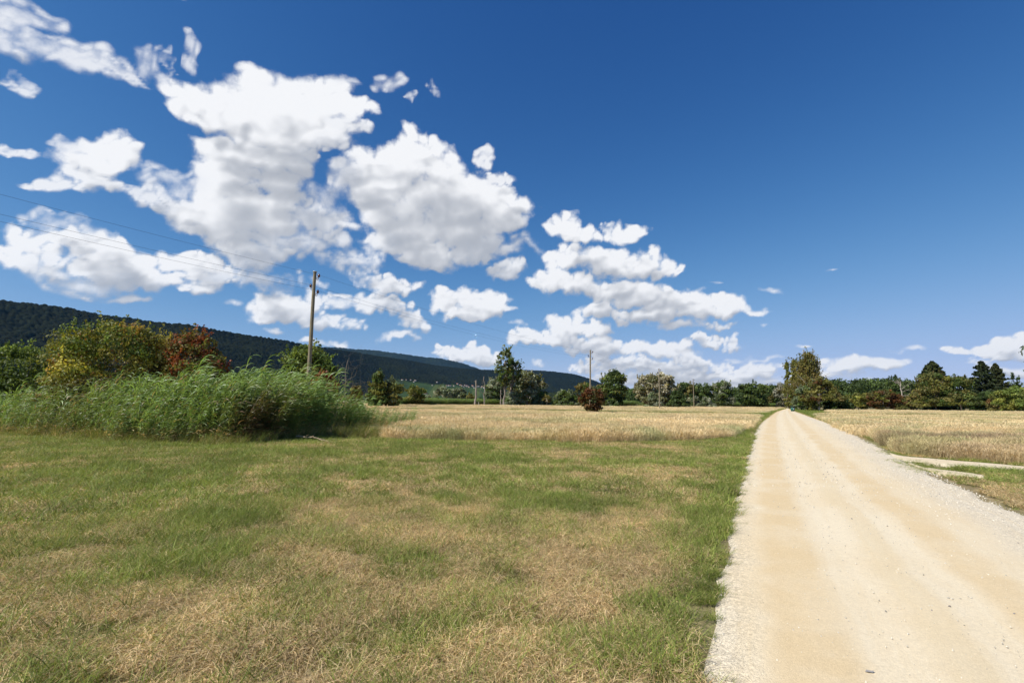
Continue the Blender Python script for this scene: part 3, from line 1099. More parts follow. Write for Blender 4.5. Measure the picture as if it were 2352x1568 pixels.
def sward(name, label, X, Y, g, size, rs, tufts=None):
    """lay patches of turf by how green the grass is there, with single green tufts on top"""
    m = len(X)
    lvl = np.clip(np.floor((.92 - g) / .19 + .45 + rs.normal(size=m) * .75), 0, 4).astype(int)
    far = (np.hypot(X, Y) > 8.5).astype(int)
    idx = far * 10 + lvl * 2 + rs.randint(0, 2, m)
    s = size * rs.uniform(.9, 1.15, m)
    h = .62 + .55 * nz2.fbm(X * .8 + 9, Y * .8, 3) + .18 * (g > .75)
    tone = .84 + .48 * nz.fbm(X * 1.3 + 5, Y * 1.3, 3) + rs.normal(size=m) * .11
    T = np.column_stack([tone] * 3)
    P = np.column_stack([X, Y, np.full(m, -.006)])
    R = yaw(rs, m, .03)
    S = np.column_stack([s, s, s * h])
    if tufts is not None:
        tx, ty, th = tufts
        k = len(tx)
        P = np.vstack([P, np.column_stack([tx, ty, np.full(k, -.005)])])
        R = np.vstack([R, yaw(rs, k, .1)])
        S = np.vstack([S, np.column_stack([th, th, th])])
        idx = np.r_[idx, 20 + rs.randint(0, 2, k)]
        tt = rs.uniform(.65, 1.2, k)
        T = np.vstack([T, np.column_stack([tt, tt, tt * .9])])
    scatter(name, label, P, R, S, idx, T, turf_set)


def jitter_grid(rs, x0, x1, y0, y1, step):
    gx, gy = np.meshgrid(np.arange(x0, x1, step), np.arange(y0, y1, step))
    return (gx + rs.uniform(-.5, .5, gx.shape) * step).ravel(), (gy + rs.uniform(-.5, .5, gy.shape) * step).ravel()


def build_mown():
    rs = np.random.RandomState(400)
    X, Y = jitter_grid(rs, -32, 14, 1.0, 34, .36)
    left_edge = np.interp(Y, RL[:, 1], RL[:, 0])
    front = np.interp(X, edge_line[:, 0], edge_line[:, 1]) + (nz.fbm(X * 1.1, Y * 0 + 3, 3) - .5) * .9
    dr = left_edge - X
    dgr = dr + (nz3.fbm(X * 2.5, Y * 2.5, 3) - .5) * .16
    keep = (dgr > .23) & (Y < front + .5) & in_view(X, Y, 420)
    X, Y, dr = X[keep], Y[keep], dr[keep]
    g = green_amount(X, Y, dr)
    # small tufts break up the edge along the road
    n = 7000
    tx, ty = cand(rs, n, 1.6, 17)
    e = np.interp(ty, RL[:, 1], RL[:, 0]) - tx
    gg = green_amount(tx, ty, np.abs(e))
    k = (e > .14) & (ty < np.interp(tx, edge_line[:, 0], edge_line[:, 1])) & in_view(tx, ty) & (rs.rand(n) < np.clip((gg - .30) * 1.4, .03, .9))
    tx, ty, e = tx[k], ty[k], e[k]
    i = rs.randint(4, 170, 900)
    d = (RL[i] - RR[i]) / np.linalg.norm(RL[i] - RR[i], axis=1)[:, None]
    q = RL[i] + d * (rs.normal(size=(900, 1)) * .12 + .14)
    th = np.r_[rs.uniform(.55, 1.15, len(tx)), rs.uniform(.3, .6, 900)]
    tx, ty = np.r_[tx, q[:, 0]], np.r_[ty, q[:, 1]]
    sward("mown_grass", "short mown grass, green mixed with flattened straw", X, Y, g, 1.0, rs, (tx, ty, th))


def build_right_turf():
    """grass between road and field track, and the fringe below the dry meadow on that side"""
    rs = np.random.RandomState(401)
    X, Y = jitter_grid(rs, 3, 36, 0.6, 26, .34)
    u, v = proj(np.column_stack([X, Y, np.zeros(len(X))]))
    right_edge = np.interp(Y, RR[:, 1], RR[:, 0])
    wob = (nz3.fbm(X * 2.2, Y * 2.2, 3) - .5)
    top = np.interp(u, [p[0] for p in TRACK_A_TOP], [p[1] for p in TRACK_A_TOP])
    keep = (X > right_edge + .38 + wob * .4) & (v > top - 14) & in_view(X, Y, 900)
    for dx, dy in ((0, 0), (.2, .14), (-.2, -.14), (.25, -.12), (-.25, .12)):
        keep &= ~(inside(track_a, X + dx, Y + dy) | inside(track_b, X + dx, Y + dy))
    X, Y, u, v = X[keep], Y[keep], u[keep], v[keep]
    off = X - np.interp(Y, RR[:, 1], RR[:, 0])
    g = np.where(v < 1112, .80, .50) + .7 * (nz.fbm(X * .9, Y * .9, 3) - .5) - .45 * (off < .9)
    n = 9000
    tx, ty = cand(rs, n, 3, 24, .6, 1.9)
    tu, tv = proj(np.column_stack([tx, ty, np.zeros(n)]))
    e = tx - np.interp(ty, RR[:, 1], RR[:, 0])
    k = (e > .1) & (tv > np.interp(tu, [p[0] for p in TRACK_A_TOP], [p[1] for p in TRACK_A_TOP]) - 12) & ~inside(track_a, tx, ty) & ~inside(track_b, tx, ty) & (rs.rand(n) < np.where(tv < 1112, .7, .2))
    tx, ty, e = tx[k], ty[k], e[k]
    th = rs.uniform(.35, .8, len(tx)) * np.where(e < .5, .6, 1)
    # weeds creeping over the edges of the bare ruts
    for line in (TRACK_A_TOP, TRACK_A_BOT, TRACK_B_TOP, TRACK_B_BOT):
        L = smooth_line(resample([gnd(*p)[:2] for p in line], 60), 2)
        i = rs.randint(3, 59, 170)
        q = L[i] + rs.normal(size=(170, 2)) * [.35, .16]
        tx, ty, th = np.r_[tx, q[:, 0]], np.r_[ty, q[:, 1]], np.r_[th, rs.uniform(.22, .5, 170)]
    sward("verge_grass", "short green and straw grass between the road and the field track", X, Y, g, .85, rs, (tx, ty, th))


def meadow(name, label, bands, keepf, seed, purple=None, greenf=None):
    rs = np.random.RandomState(seed)
    X, Y, I, S = [], [], [], []
    for (n, d0, d1, x0, x1, ids, s0) in bands:
        x, y = cand(rs, n, d0, d1, x0, x1)
        k = keepf(x, y)
        x, y = x[k], y[k]
        X.append(x)
        Y.append(y)
        I.append(rs.choice(ids, len(x)))
        S.append(np.full(len(x), s0) * rs.uniform(.8, 1.2, len(x)))
    X, Y, I, S = map(np.concatenate, (X, Y, I, S))
    tone = .80 + .46 * nz.fbm(X * .12, Y * .12 + 8, 4) + rs.normal(size=len(X)) * .11
    t = np.column_stack([tone, tone, tone * 1.06])
    gr = np.clip((nz3.fbm(X * .22 + 7, Y * .16, 4) - .50) * 3.2, 0, .55)[:, None]
    t = t * (1 - gr) + t * np.array([.66, .78, .62]) * gr
    if purple is not None:
        w = purple(X, Y)[:, None]
        t = t * (1 - w) + t * np.array([.60, .50, .58]) * w
    if greenf is not None:
        w = greenf(X, Y)[:, None]
        t = t * (1 - w) + t * np.array([.42, .62, .45]) * w
    hz = (.70 + .60 * nz2.fbm(X * .35, Y * .35, 3)) * rs.uniform(.8, 1.2, len(X))
    scatter(name, label, np.column_stack([X, Y, np.full(len(X), -.02)]), yaw(rs, len(X), .06) * [1, 1, 1], np.column_stack([S, S, np.minimum(S, 1.15) * hz * np.interp(Y, [14, 20, 30, 60, 95, 110], [.48, .58, .55, .42, .42, .60])]), I, t, dry_set)


def strip_y(x):
    """the mown strip that crosses the meadow on the far side"""
    return np.interp(x, [-60, 0, 30, 60, 140], [88, 84, 72, 58, 50])


def keep_left(x, y):
    le = np.interp(y, RL[:, 1], RL[:, 0])
    front = np.interp(x, edge_line[:, 0], edge_line[:, 1])
    w = (nz.fbm(x * .8, y * .8, 3) - .5)
    gap = np.abs(y - strip_y(x) + w * 5) < 5.0 + .05 * y + np.clip((x - 20) * .08, 0, 4)
    u, v = proj(np.stack([x, y, np.zeros(len(x))], 1))
    reedy = (u < 900 + 60 * w) & (y < 34)
    return (x < le - 1.0 + w * .7) & (y > front + w * .5) & ~gap & ~reedy & in_view(x, y, 260) & (u > 560)


def keep_right(x, y):
    re = np.interp(y, RR[:, 1], RR[:, 0])
    u, v = proj(np.stack([x, y, np.zeros(len(x))], 1))
    w = (nz.fbm(x * .8, y * .8, 3) - .5)
    top = np.interp(u, [1700, 2040] + [p[0] for p in TRACK_A_TOP[1:]], [1200, 1040] + [p[1] - 4 for p in TRACK_A_TOP[1:]])
    gap = (np.abs(v - np.interp(u, [1840, 2000, 2352], [948, 954, 956.5]) + w * 2) < 2.2)
    near_birch = (u < 1905) & (v > 942) & (v < 951 + (1905 - u) * .16)
    return (x > re + .5 + w * .6 + np.clip((y - 60) * .05, 0, 2)) & (v < top + w * 3) & in_view(x, y, 260) & ~gap & ~near_birch & (v > 942.5)


build_mown()
build_right_turf()
meadow("dry_meadow_grass", "tall golden dry grass filling the meadow between reeds and road",
       [(26000, 15, 30, -.5, .62, [0, 1, 2, 3], 1.0), (24000, 30, 60, -.45, .62, [4, 5, 6, 0], 1.0), (20000, 60, 110, -.45, .62, [4, 5, 6], 1.25), (16000, 110, 190, -.40, .60, [4, 5, 6], 1.7)],
       keep_left, 500, greenf=lambda x, y: np.clip((np.interp(x, edge_line[:, 0], edge_line[:, 1]) + 5 - y) / 4, 0, 1) * np.clip((nz3.fbm(x * .5, y * .5, 3) - .42) * 3, 0, .75))
meadow("dry_verge_grass", "dry straw-coloured grass with purplish patches on the far side of the road",
       [(22000, 11, 26, .55, 1.35, [0, 1, 2, 3], 1.0), (20000, 26, 60, .55, 1.3, [4, 5, 6, 0], 1.0), (16000, 60, 120, .55, 1.3, [4, 5, 6], 1.3)],
       keep_right, 501, purple=lambda x, y: np.clip((nz.fbm(x * .35 + 4, y * .35, 3) - .38) * 5, 0, 1) * np.clip(1 - np.abs(y - 18.5) / 5.5, 0, 1),
       greenf=lambda x, y: np.clip((nz3.fbm(x * .7, y * .7, 3) - .55) * 3, 0, .5))


def build_reeds():
    rs = np.random.RandomState(600)
    n = 60000
    X, Y = cand(rs, n, 11, 34, -1.25, -.2)
    u, v = proj(np.stack([X, Y, np.zeros(n)], 1))
    front = np.interp(X, edge_line[:, 0], edge_line[:, 1])
    w = nz.fbm(X * .45, Y * .45, 3) - .5
    clump = np.clip(1.0 + 2.2 * (nz2.fbm(X * 1.1, Y * 1.1, 3) - .5), .1, 1.6)
    dens = clump * np.interp(u, [-250, 0, 60, 250, 300, 800, 870, 930, 1060, 1075], [.8, .9, .9, .95, 1, .9, .5, .2, .08, 0]) * np.clip(1.15 + w * 1.6, .15, 1.2)
    depth = np.interp(u, [0, 200, 300, 800, 900, 1060], [4.5, 5.0, 7.0, 5.5, 4.0, 6.0])
    back = np.interp(u, [560, 680, 780, 880], [0, .9, 3.0, 6.0])
    k = (Y > front + .45 + back + w * 1.4) & (Y < front + depth + back) & (rs.rand(n) < dens * .20)
    X, Y, u, w, front = X[k], Y[k], u[k], w[k], (front + back)[k]
    m = len(X)
    h = np.where(rs.rand(m) < .13, 1.2, 1.0) * np.interp(u, [-250, 0, 200, 300, 430, 560, 690, 750, 800, 840, 870, 1060], [.70, .74, .86, .95, 1.02, 1.10, 1.02, .90, .74, .60, .50, .46]) * rs.uniform(.74, 1.14, m) * (.88 + .3 * nz3.fbm(X * .8, Y * .8, 2)) * np.clip(.48 + (Y - front) * .26, .42, 1)
    brown = np.exp(-((u - 575) / 70) ** 2) * np.exp(-((Y - front - .8) / 1.0) ** 2) + np.exp(-((u - 130) / 110) ** 2) * .35
    brown = np.clip(brown + rs.normal(size=m) * .12, 0, .9)[:, None]
    tone = (.80 + .5 * rs.rand(m))[:, None]
    t = tone * (np.array([[1, 1, 1]]) * (1 - brown) + np.array([[1.25, .66, .85]]) * .5 * brown)
    rot = np.column_stack([rs.normal(size=m) * .05, rs.normal(size=m) * .06 + .02, rs.normal(size=m) * .55])
    scatter("reeds", "tall green common reeds bending in the wind at the meadow edge", np.column_stack([X, Y, np.full(m, -.02)]), rot, np.column_stack([h, h, h]), rs.randint(0, 7, m), t, reed_set)
    # knee-high grass in front of the reeds
    rs = np.random.RandomState(602)
    n = 16000
    X, Y = cand(rs, n, 11, 30, -1.25, .1)
    front = np.interp(X, edge_line[:, 0], edge_line[:, 1])
    u, v = proj(np.stack([X, Y, np.zeros(n)], 1))
    w = nz.fbm(X * .8, Y * .8, 3) - .5
    off = Y - front + w * 1.6
    k = (off > -.55) & (off < 2.2) & (u > -200) & (u < 1120) & (rs.rand(n) < np.interp(u, [0, 850, 950, 1120], [.55, .5, .3, .12]) * np.clip(.5 + off, .15, 1))
    X, Y, off, u = X[k], Y[k], off[k], u[k]
    m = len(X)
    hh = np.clip(.45 + off * .5, .4, 1.15) * rs.uniform(.7, 1.25, m)
    tt = rs.uniform(.7, 1.15, m)[:, None] * np.ones((1, 3))
    scatter("fringe_grass", "knee-high green and straw grass fringing the reed bed", np.column_stack([X, Y, np.full(m, -.01)]), np.column_stack([rs.normal(size=m) * .06, rs.normal(size=m) * .06, rs.normal(size=m) * .7]), np.column_stack([hh, hh, hh]), rs.randint(0, 4, m), tt, fringe_set)
    # paler reed fringe along the foot of the distant trees
    rs = np.random.RandomState(601)
    n = 9000
    uu = rs.uniform(860, 1790, n)
    D = np.interp(uu, [860, 960, 1140, 1400, 1640, 1790], [118, 135, 168, 172, 205, 215]) + rs.uniform(0, 14, n)
    gaps = nz2.fbm(uu * .02, D * .05, 3)
    k = gaps > np.interp(uu, [860, 980, 1140, 1150, 1420, 1430, 1790], [.3, .3, .35, .52, .52, .32, .4])
    uu, D = uu[k], D[k]
    X = np.array([base_x(a, b) for a, b in zip(uu, D)])
    m = len(X)
    h = rs.uniform(.7, 1.05, m)
    t = (.75 + .4 * rs.rand(m))[:, None] * np.array([[.9, .85, .85]])
    scatter("reed_fringe", "pale green reed belt along the foot of the far trees", np.column_stack([X, D, np.zeros(m)]), np.column_stack([np.zeros(m), np.zeros(m), rs.normal(size=m) * .6]), np.column_stack([h * 2.6, h * 2.6, h]), rs.randint(0, 7, m), t, reed_set)


build_reeds()


def build_far_verge():
    """green strips along the road further off, the mown strip across the meadow and the patch by the birch"""
    rs = np.random.RandomState(405)
    P = []
    i = rs.randint(0, NR - 1, 9000)
    for line, other, w in ((RL, RR, .9), (RR, RL, .45)):
        d = (line[i] - other[i]) / np.linalg.norm(line[i] - other[i], axis=1)[:, None]
        q = line[i] + d * (.55 + rs.rand(len(i), 1) * w * (1 + line[i][:, 1:2] * .012))
        k = (q[:, 1] > (24 if line is RL else 22)) & (q[:, 1] < 180)
        P.append(q[k])
    x, y = jitter_grid(rs, -20, 75, 55, 105, .9)
    k = (np.abs(y - strip_y(x)) < 5.5 + .05 * y + np.clip((x - 20) * .08, 0, 4)) & (x < np.interp(y, RL[:, 1], RL[:, 0]) - .5)
    P.append(np.column_stack([x[k], y[k]]))
    x, y = jitter_grid(rs, 45, 140, 55, 150, .9)
    u, v = proj(np.column_stack([x, y, np.zeros(len(x))]))
    k = (((u < 1905) & (v > 940) & (v < 952 + (1905 - u) * .16)) | (np.abs(v - np.interp(u, [1840, 2000, 2352], [948, 954, 956.5])) < 2.4)) & (x > np.interp(y, RR[:, 1], RR[:, 0]) + .4)
    P.append(np.column_stack([x[k], y[k]]))
    P = np.concatenate(P)
    u, v = proj(np.column_stack([P, np.zeros(len(P))]))
    P = P[(u > -100) & (u < 2450)]
    m = len(P)
    s = np.clip(P[:, 1] / 30, 1.0, 2.2) * rs.uniform(.8, 1.2, m)
    tone = rs.uniform(.8, 1.15, m)
    idx = 10 + rs.choice([0, 0, 0, 2, 2, 4], m) + rs.randint(0, 2, m)
    scatter("strip_grass", "short green grass of the far road verges and mown strips", np.column_stack([P, np.full(m, -.01)]), yaw(rs, m, .03), np.column_stack([s, s, s * .8]), idx, np.column_stack([tone] * 3), turf_set)


build_far_verge()


def build_stones():
    """loose chippings on the road edges"""
    m, nt = new_mat("chippings")
    b = principled(nt, mixc(nt, 1.0, attr(nt, "tint"), attr(nt, "itint", 'INSTANCER'), 'MULTIPLY'), .9, .2)
    finish(nt, b.outputs[0])
    src = []
    for k in range(5):
        rs = np.random.RandomState(700 + k)
        t = (1 + 5 ** .5) / 2
        v = np.array([[-1, t, 0], [1, t, 0], [-1, -t, 0], [1, -t, 0], [0, -1, t], [0, 1, t], [0, -1, -t], [0, 1, -t], [t, 0, -1], [t, 0, 1], [-t, 0, -1], [-t, 0, 1]])
        v = v / np.linalg.norm(v[0]) * rs.uniform(.7, 1.15, (12, 1)) * np.array([1, .8, .55])
        f = np.array([[0, 11, 5], [0, 5, 1], [0, 1, 7], [0, 7, 10], [0, 10, 11], [1, 5, 9], [5, 11, 4], [11, 10, 2], [10, 7, 6], [7, 1, 8], [3, 9, 4], [3, 4, 2], [3, 2, 6], [3, 6, 8], [3, 8, 9], [4, 9, 5], [2, 4, 11], [6, 2, 10], [8, 6, 7], [9, 8, 1]])
        src.append((v, f))
    col = bpy.data.collections.new("chipping")
    for i, (v, f) in enumerate(src):
        me = make_mesh("chipping_%d" % i, v, None, m, {"tint": ('FLOAT_COLOR', np.tile([.62, .57, .47, 1], (len(v), 1)))}, tris=f)
        col.objects.link(bpy.data.objects.new("chipping_%d" % i, me))
    rs = np.random.RandomState(750)
    n = 34000
    i = np.clip((rs.rand(n) ** 1.5 * (NR * .62)).astype(int), 0, NR - 2)
    side = rs.rand(n)
    u = np.where(side < .22, np.abs(rs.normal(size=n)) * .035 - .012, np.where(side < .55, 1.0 - np.abs(rs.normal(size=n)) * .13 + .01, rs.rand(n)))
    f = rs.rand(n)[:, None]
    L, R = RL[i] * (1 - f) + RL[i + 1] * f, RR[i] * (1 - f) + RR[i + 1] * f
    P = L * (1 - u[:, None]) + R * u[:, None]
    k = (u > -.06) & (u < 1.06) & in_view(P[:, 0], P[:, 1], 150)
    P, u = P[k], u[k]
    z = .010 + .036 * np.clip(1 - (2 * u - 1) ** 2, 0, 1)
    s = .0035 + .008 * rs.rand(len(P)) ** 3
    dist = np.linalg.norm(P, axis=1)
    s = s * np.clip(dist / 6, 1, 2)
    tone = rs.uniform(.60, 1.08, len(P))[:, None] * np.where(rs.rand(len(P))[:, None] < .06, np.array([[.45, .45, .5]]), np.array([[1, 1, 1]]))
    scatter("gravel", "loose pale chippings scattered along the road edges", np.column_stack([P, z]), rs.rand(len(P), 3) * 6.3, np.column_stack([s, s, s]), rs.randint(0, 5, len(P)), tone, col)


build_stones()

# ------------------------------------------------------------------ trees and shrubs
def tube(pts, radii, sides=6):
    pts = np.asarray(pts, float)
    radii = np.asarray(radii, float)
    n = len(pts)
    tg = np.gradient(pts, axis=0)
    tg /= np.linalg.norm(tg, axis=1)[:, None] + 1e-9
    ref = np.where(np.abs(tg[:, 2:3]) > .9, np.array([[1., 0, 0]]), np.array([[0, 0, 1.]]))
    s = np.cross(tg, ref)
    s /= np.linalg.norm(s, axis=1)[:, None] + 1e-9
    b = np.cross(tg, s)
    a = np.arange(sides) * 2 * np.pi / sides
    V = pts[:, None] + radii[:, None, None] * (np.cos(a)[None, :, None] * s[:, None] + np.sin(a)[None, :, None] * b[:, None])
    i, j = np.meshgrid(np.arange(n - 1), np.arange(sides), indexing='ij')
    o = (i * sides + j).ravel()
    k = (i * sides + (j + 1) % sides).ravel()
    q = np.stack([o, k, k + sides, o + sides], 1)
    cap = np.arange(sides)
    return V.reshape(-1, 3), q


def join_vq(parts):
    V, Q, o = [], [], 0
    for v, q in parts:
        V.append(v)
        Q.append(q + o)
        o += len(v)
    return np.concatenate(V), np.concatenate(Q)


def limb(rs, a, b, r0, r1, n=6, wob=.06, sides=5, sag=0.0):
    a, b = np.asarray(a, float), np.asarray(b, float)
    t = np.linspace(0, 1, n)[:, None]
    L = np.linalg.norm(b - a)
    p = a + (b - a) * t
    p[1:-1] += rs.normal(size=(n - 2, 3)) * L * wob
    p[:, 2] += -sag * L * (t[:, 0] ** 2 - t[:, 0])
    return tube(p, r0 + (r1 - r0) * t[:, 0], sides)


def leaf_quads(rs, P, N, size, aspect, cols, hang=0.0):
    """one small leaf (or spray of leaves) at each point P, facing roughly N"""
    n = len(P)
    N = N + rs.normal(size=(n, 3)) * .75
    N /= np.linalg.norm(N, axis=1)[:, None] + 1e-9
    r = rs.normal(size=(n, 3))
    r[:, 2] -= hang * 3
    a = r - (r * N).sum(1)[:, None] * N
    a /= np.linalg.norm(a, axis=1)[:, None] + 1e-9
    b = np.cross(N, a)
    s = size * rs.uniform(.6, 1.4, (n, 1))
    L, W = a * s * .5 * aspect, b * s * .5
    V = np.stack([P - L, P - L * .1 + W, P + L, P - L * .1 - W], 1).reshape(-1, 3)
    q = np.arange(n * 4).reshape(n, 4)
    C = np.repeat(np.column_stack([cols, np.ones(n)]), 4, 0)
    return V, q, C


def envelope(kind, t):
    """half width of the crown at relative height t of the crown"""
    if kind == 'round':
        return np.sqrt(np.clip(1 - (2 * t - 1) ** 2, 0, 1)) ** .8
    if kind == 'dome':
        return np.sqrt(np.clip(1 - t ** 2, 0, 1)) * (0.86 + .14 * np.minimum(1, t * 6))
    if kind == 'cone':
        return np.clip((1 - t) ** .75, 0.03, 1) * np.minimum(1, .55 + t * 3)
    if kind == 'column':
        return np.clip(1.15 * (1 - t) ** .45, 0, 1) * np.minimum(1, .5 + t * 3)
    if kind == 'vase':
        return np.sqrt(np.clip(1 - (2 * (t * .92 + .04) - 1) ** 2, 0, 1)) * (.45 + .65 * t)
    if kind == 'spread':
        return np.clip(np.sqrt(np.clip(1 - t, 0, 1)) * (.75 + .25 * np.sin(t * 9)), 0.05, 1)
    return np.ones_like(t)


def crown_points(rs, kind, w, h0, h1, nlobe, per, lump, inner=.25):
    """centres of leaf clusters grouped in lumps, so that light and dark clumps and gaps appear"""
    H = h1 - h0
    t = rs.rand(nlobe * 4)
    e = envelope(kind, t)
    keep = rs.rand(len(t)) < (e + .15) / 1.15
    t, e = t[keep][:nlobe], e[keep][:nlobe]
    n = len(t)
    a = rs.rand(n) * 2 * np.pi
    lr = lump * rs.uniform(.65, 1.3, n) * min(w, H) * .5
    rr = np.maximum(e * w * .5 - lr * .75, 0) * np.sqrt(inner + (1 - inner) * rs.rand(n))
    c = np.stack([rr * np.cos(a), rr * np.sin(a), h0 + np.clip(t * H, lr * .5, H - lr * .6)], 1)
    d = rs.normal(size=(n, per, 3))
    d /= np.linalg.norm(d, axis=2)[..., None]
    d[..., 2] = np.where(d[..., 2] < -.6, -d[..., 2] * .5, d[..., 2])
    rad = lr[:, None] * (0.55 + .5 * rs.rand(n, per) ** .6)
    P = c[:, None] + d * rad[..., None] * np.array([1, 1, .8])
    lob = np.repeat(np.arange(n), per)
    return P.reshape(-1, 3), d.reshape(-1, 3), lob, c, lr




def plant(name, label, cat, px0, px1, ptop, D, kind='round', base=0.15, cols=((.06, .09, .025),), second=None, nlobe=26, per=170, lump=.42, leaf=.22, aspect=1.5,
          bark=None, trunk_r=None, limbs=6, seed=1, group=None, hang=0.0, bare=0, trunk_px=None, mistletoe=0, yoff=0.0, sparse=1.0, zbase=0.0, depth_ratio=1.0, extra=None, lean=0.0, shoots=0):
    """a tree or shrub standing D metres ahead, as wide and as tall as it shows in the picture"""
    rs = np.random.RandomState(seed)
    cx = .5 * (px0 + px1)
    top = at(cx, ptop, D)
    bx = base_x(cx if trunk_px is None else trunk_px, D)
    w = (px1 - px0) * D / FPX
    h = max(top[2], .8)
    off = (base_x(cx, D) - bx)
    root = bpy.data.objects.new(name, None)
    root_col.objects.link(root)
    root.location = (bx, D, zbase)
    root["label"] = label
    root["category"] = cat
    if group:
        root["group"] = group
    h0 = base * h
    P, N, lob, cen, lr = crown_points(rs, kind, w, h0, h, int(nlobe * 1.9), int(per * .62), lump * .80)
    sc = np.array([1.0, depth_ratio, 1.0])
    P, cen = P * sc, cen * sc
    # fit to the outline seen in the photograph
    lo, hi = np.percentile(P[:, 0], 1), np.percentile(P[:, 0], 99)
    fx = w / max(hi - lo, .1)
    shift = np.array([off, 0, 0]) - np.array([(lo + hi) * .5 * fx, 0, 0])
    tz = np.percentile(P[:, 2], 99.5)
    fz = (h - h0) / max(tz - h0, .1)
    S = np.array([fx, 1, fz])
    P = (P - [0, 0, h0]) * S + [0, 0, h0] + shift
    cen = (cen - [0, 0, h0]) * S + [0, 0, h0] + shift
    if lean:
        P[:, 0] += lean * P[:, 2]
        cen[:, 0] += lean * cen[:, 2]
    if sparse < 1:
        k = rs.rand(len(P)) < sparse
        P, N, lob = P[k], N[k], lob[k]
    cols_a = np.array(cols)
    lc = cols_a[rs.randint(len(cols_a), size=len(cen))] * rs.uniform(.72, 1.28, (len(cen), 1))
    C = lc[lob] * rs.uniform(.75, 1.25, (len(P), 1))
    if second is not None:
        c2, share = second
        m = (rs.rand(len(P)) < share * (0.3 + 1.4 * rs.rand(len(cen))[lob]))
        C[m] = np.array(c2) * rs.uniform(.7, 1.3, (m.sum(), 1))
    if hang:
        rep = 3
        P = np.repeat(P, rep, 0)
        N = np.repeat(N, rep, 0)
        C = np.repeat(C, rep, 0)
        P[:, 2] -= np.tile(np.arange(rep), len(P) // rep) * hang * leaf * 1.6 * rs.uniform(.6, 1.3, len(P))
    shoots = shoots or int(nlobe * .9)
    if shoots:
        # leafy shoots that break the outline
        pick = rs.choice(np.where(P[:, 2] > h * .55)[0], shoots)
        L = rs.uniform(.05, .16, shoots) * h
        dirs = np.column_stack([rs.normal(size=shoots) * .35 + .12, rs.normal(size=shoots) * .35, np.ones(shoots)])
        s_ = rs.rand(shoots, 16, 1)
        sp = P[pick][:, None] + dirs[:, None] * s_ * L[:, None, None] + rs.normal(size=(shoots, 16, 3)) * leaf * .45
        P = np.vstack([P, sp.reshape(-1, 3)])
        N = np.vstack([N, rs.normal(size=(shoots * 16, 3)) + [0, 0, .6]])
        C = np.vstack([C, np.repeat(C[pick] * rs.uniform(.9, 1.35, (shoots, 1)), 16, 0)])
    v, q, c = leaf_quads(rs, P, N, leaf, aspect, C, hang)
    v[:, 2] = np.maximum(v[:, 2], .02)
    add("crown", make_mesh("crown", v, q, MAT_LEAF, {"tint": ('FLOAT_COLOR', c)}), root)
    # trunk and limbs
    r = trunk_r or max(.04, .018 * h + .01)
    tt = np.linspace(0, 1, 8)
    path = np.column_stack([off * .8 * tt ** 1.5 + lean * h * .7 * tt + np.r_[0, rs.normal(size=7) * .012 * h], np.r_[0, rs.normal(size=7) * .012 * h], tt * h * .82])
    parts = [tube(path, r * (1.15 - .95 * tt), 7)]
    order = np.argsort(-lr)[:limbs]
    for i in order:
        s = rs.uniform(.25, .6)
        a = np.array([np.interp(s, tt, path[:, k]) for k in range(3)])
        if cen[i][2] < a[2]:
            a[2] = max(cen[i][2] * .6, .05)
            a[:2] = [np.interp(a[2], path[:, 2], path[:, 0]), np.interp(a[2], path[:, 2], path[:, 1])]
        parts.append(limb(rs, a, cen[i], r * .5, r * .12, sag=.12))
    for i in range(bare):
        a = np.array([np.interp(rs.uniform(.4, .95), tt, path[:, k]) for k in range(3)])
        g = rs.normal(size=3)
        g[2] = abs(g[2]) * 1.4 + .6
        b = a + g / np.linalg.norm(g) * rs.uniform(.18, .36) * h
        parts.append(limb(rs, a, b, r * .4, r * .05, wob=.07))
        for _ in range(3):
            m = a + (b - a) * rs.uniform(.4, .9)
            parts.append(limb(rs, m, m + rs.normal(size=3) * .09 * h + [0, 0, .06 * h], r * .16, r * .03, n=4, sides=3))
    if extra:
        for pts, r0, r1 in extra:
            p = np.array([[(a - (cx if trunk_px is None else trunk_px)) * D / FPX, b, (h - (c - ptop) * D / FPX)] for a, b, c in pts])
            parts.append(tube(p, np.linspace(r0, r1, len(p)), 5))
    v, q = join_vq(parts)
    add("trunk", make_mesh("trunk", v, q, bark or MAT_BARK, smooth=True), root)
    for i in range(mistletoe):
        j = rs.randint(len(cen))
        cc = cen[j] + rs.normal(size=3) * lr[j] * .4
        rad = rs.uniform(.35, .6)
        d = rs.normal(size=(130, 3))
        d /= np.linalg.norm(d, axis=1)[:, None]
        v, q, c = leaf_quads(rs, cc + d * rad * rs.uniform(.6, 1, (130, 1)), d, leaf * .9, 1.4, np.tile([.085, .095, .015], (130, 1)) * rs.uniform(.7, 1.3, (130, 1)))
        add("mistletoe", make_mesh("mistletoe", v, q, MAT_LEAF, {"tint": ('FLOAT_COLOR', c)}), root)
    return root


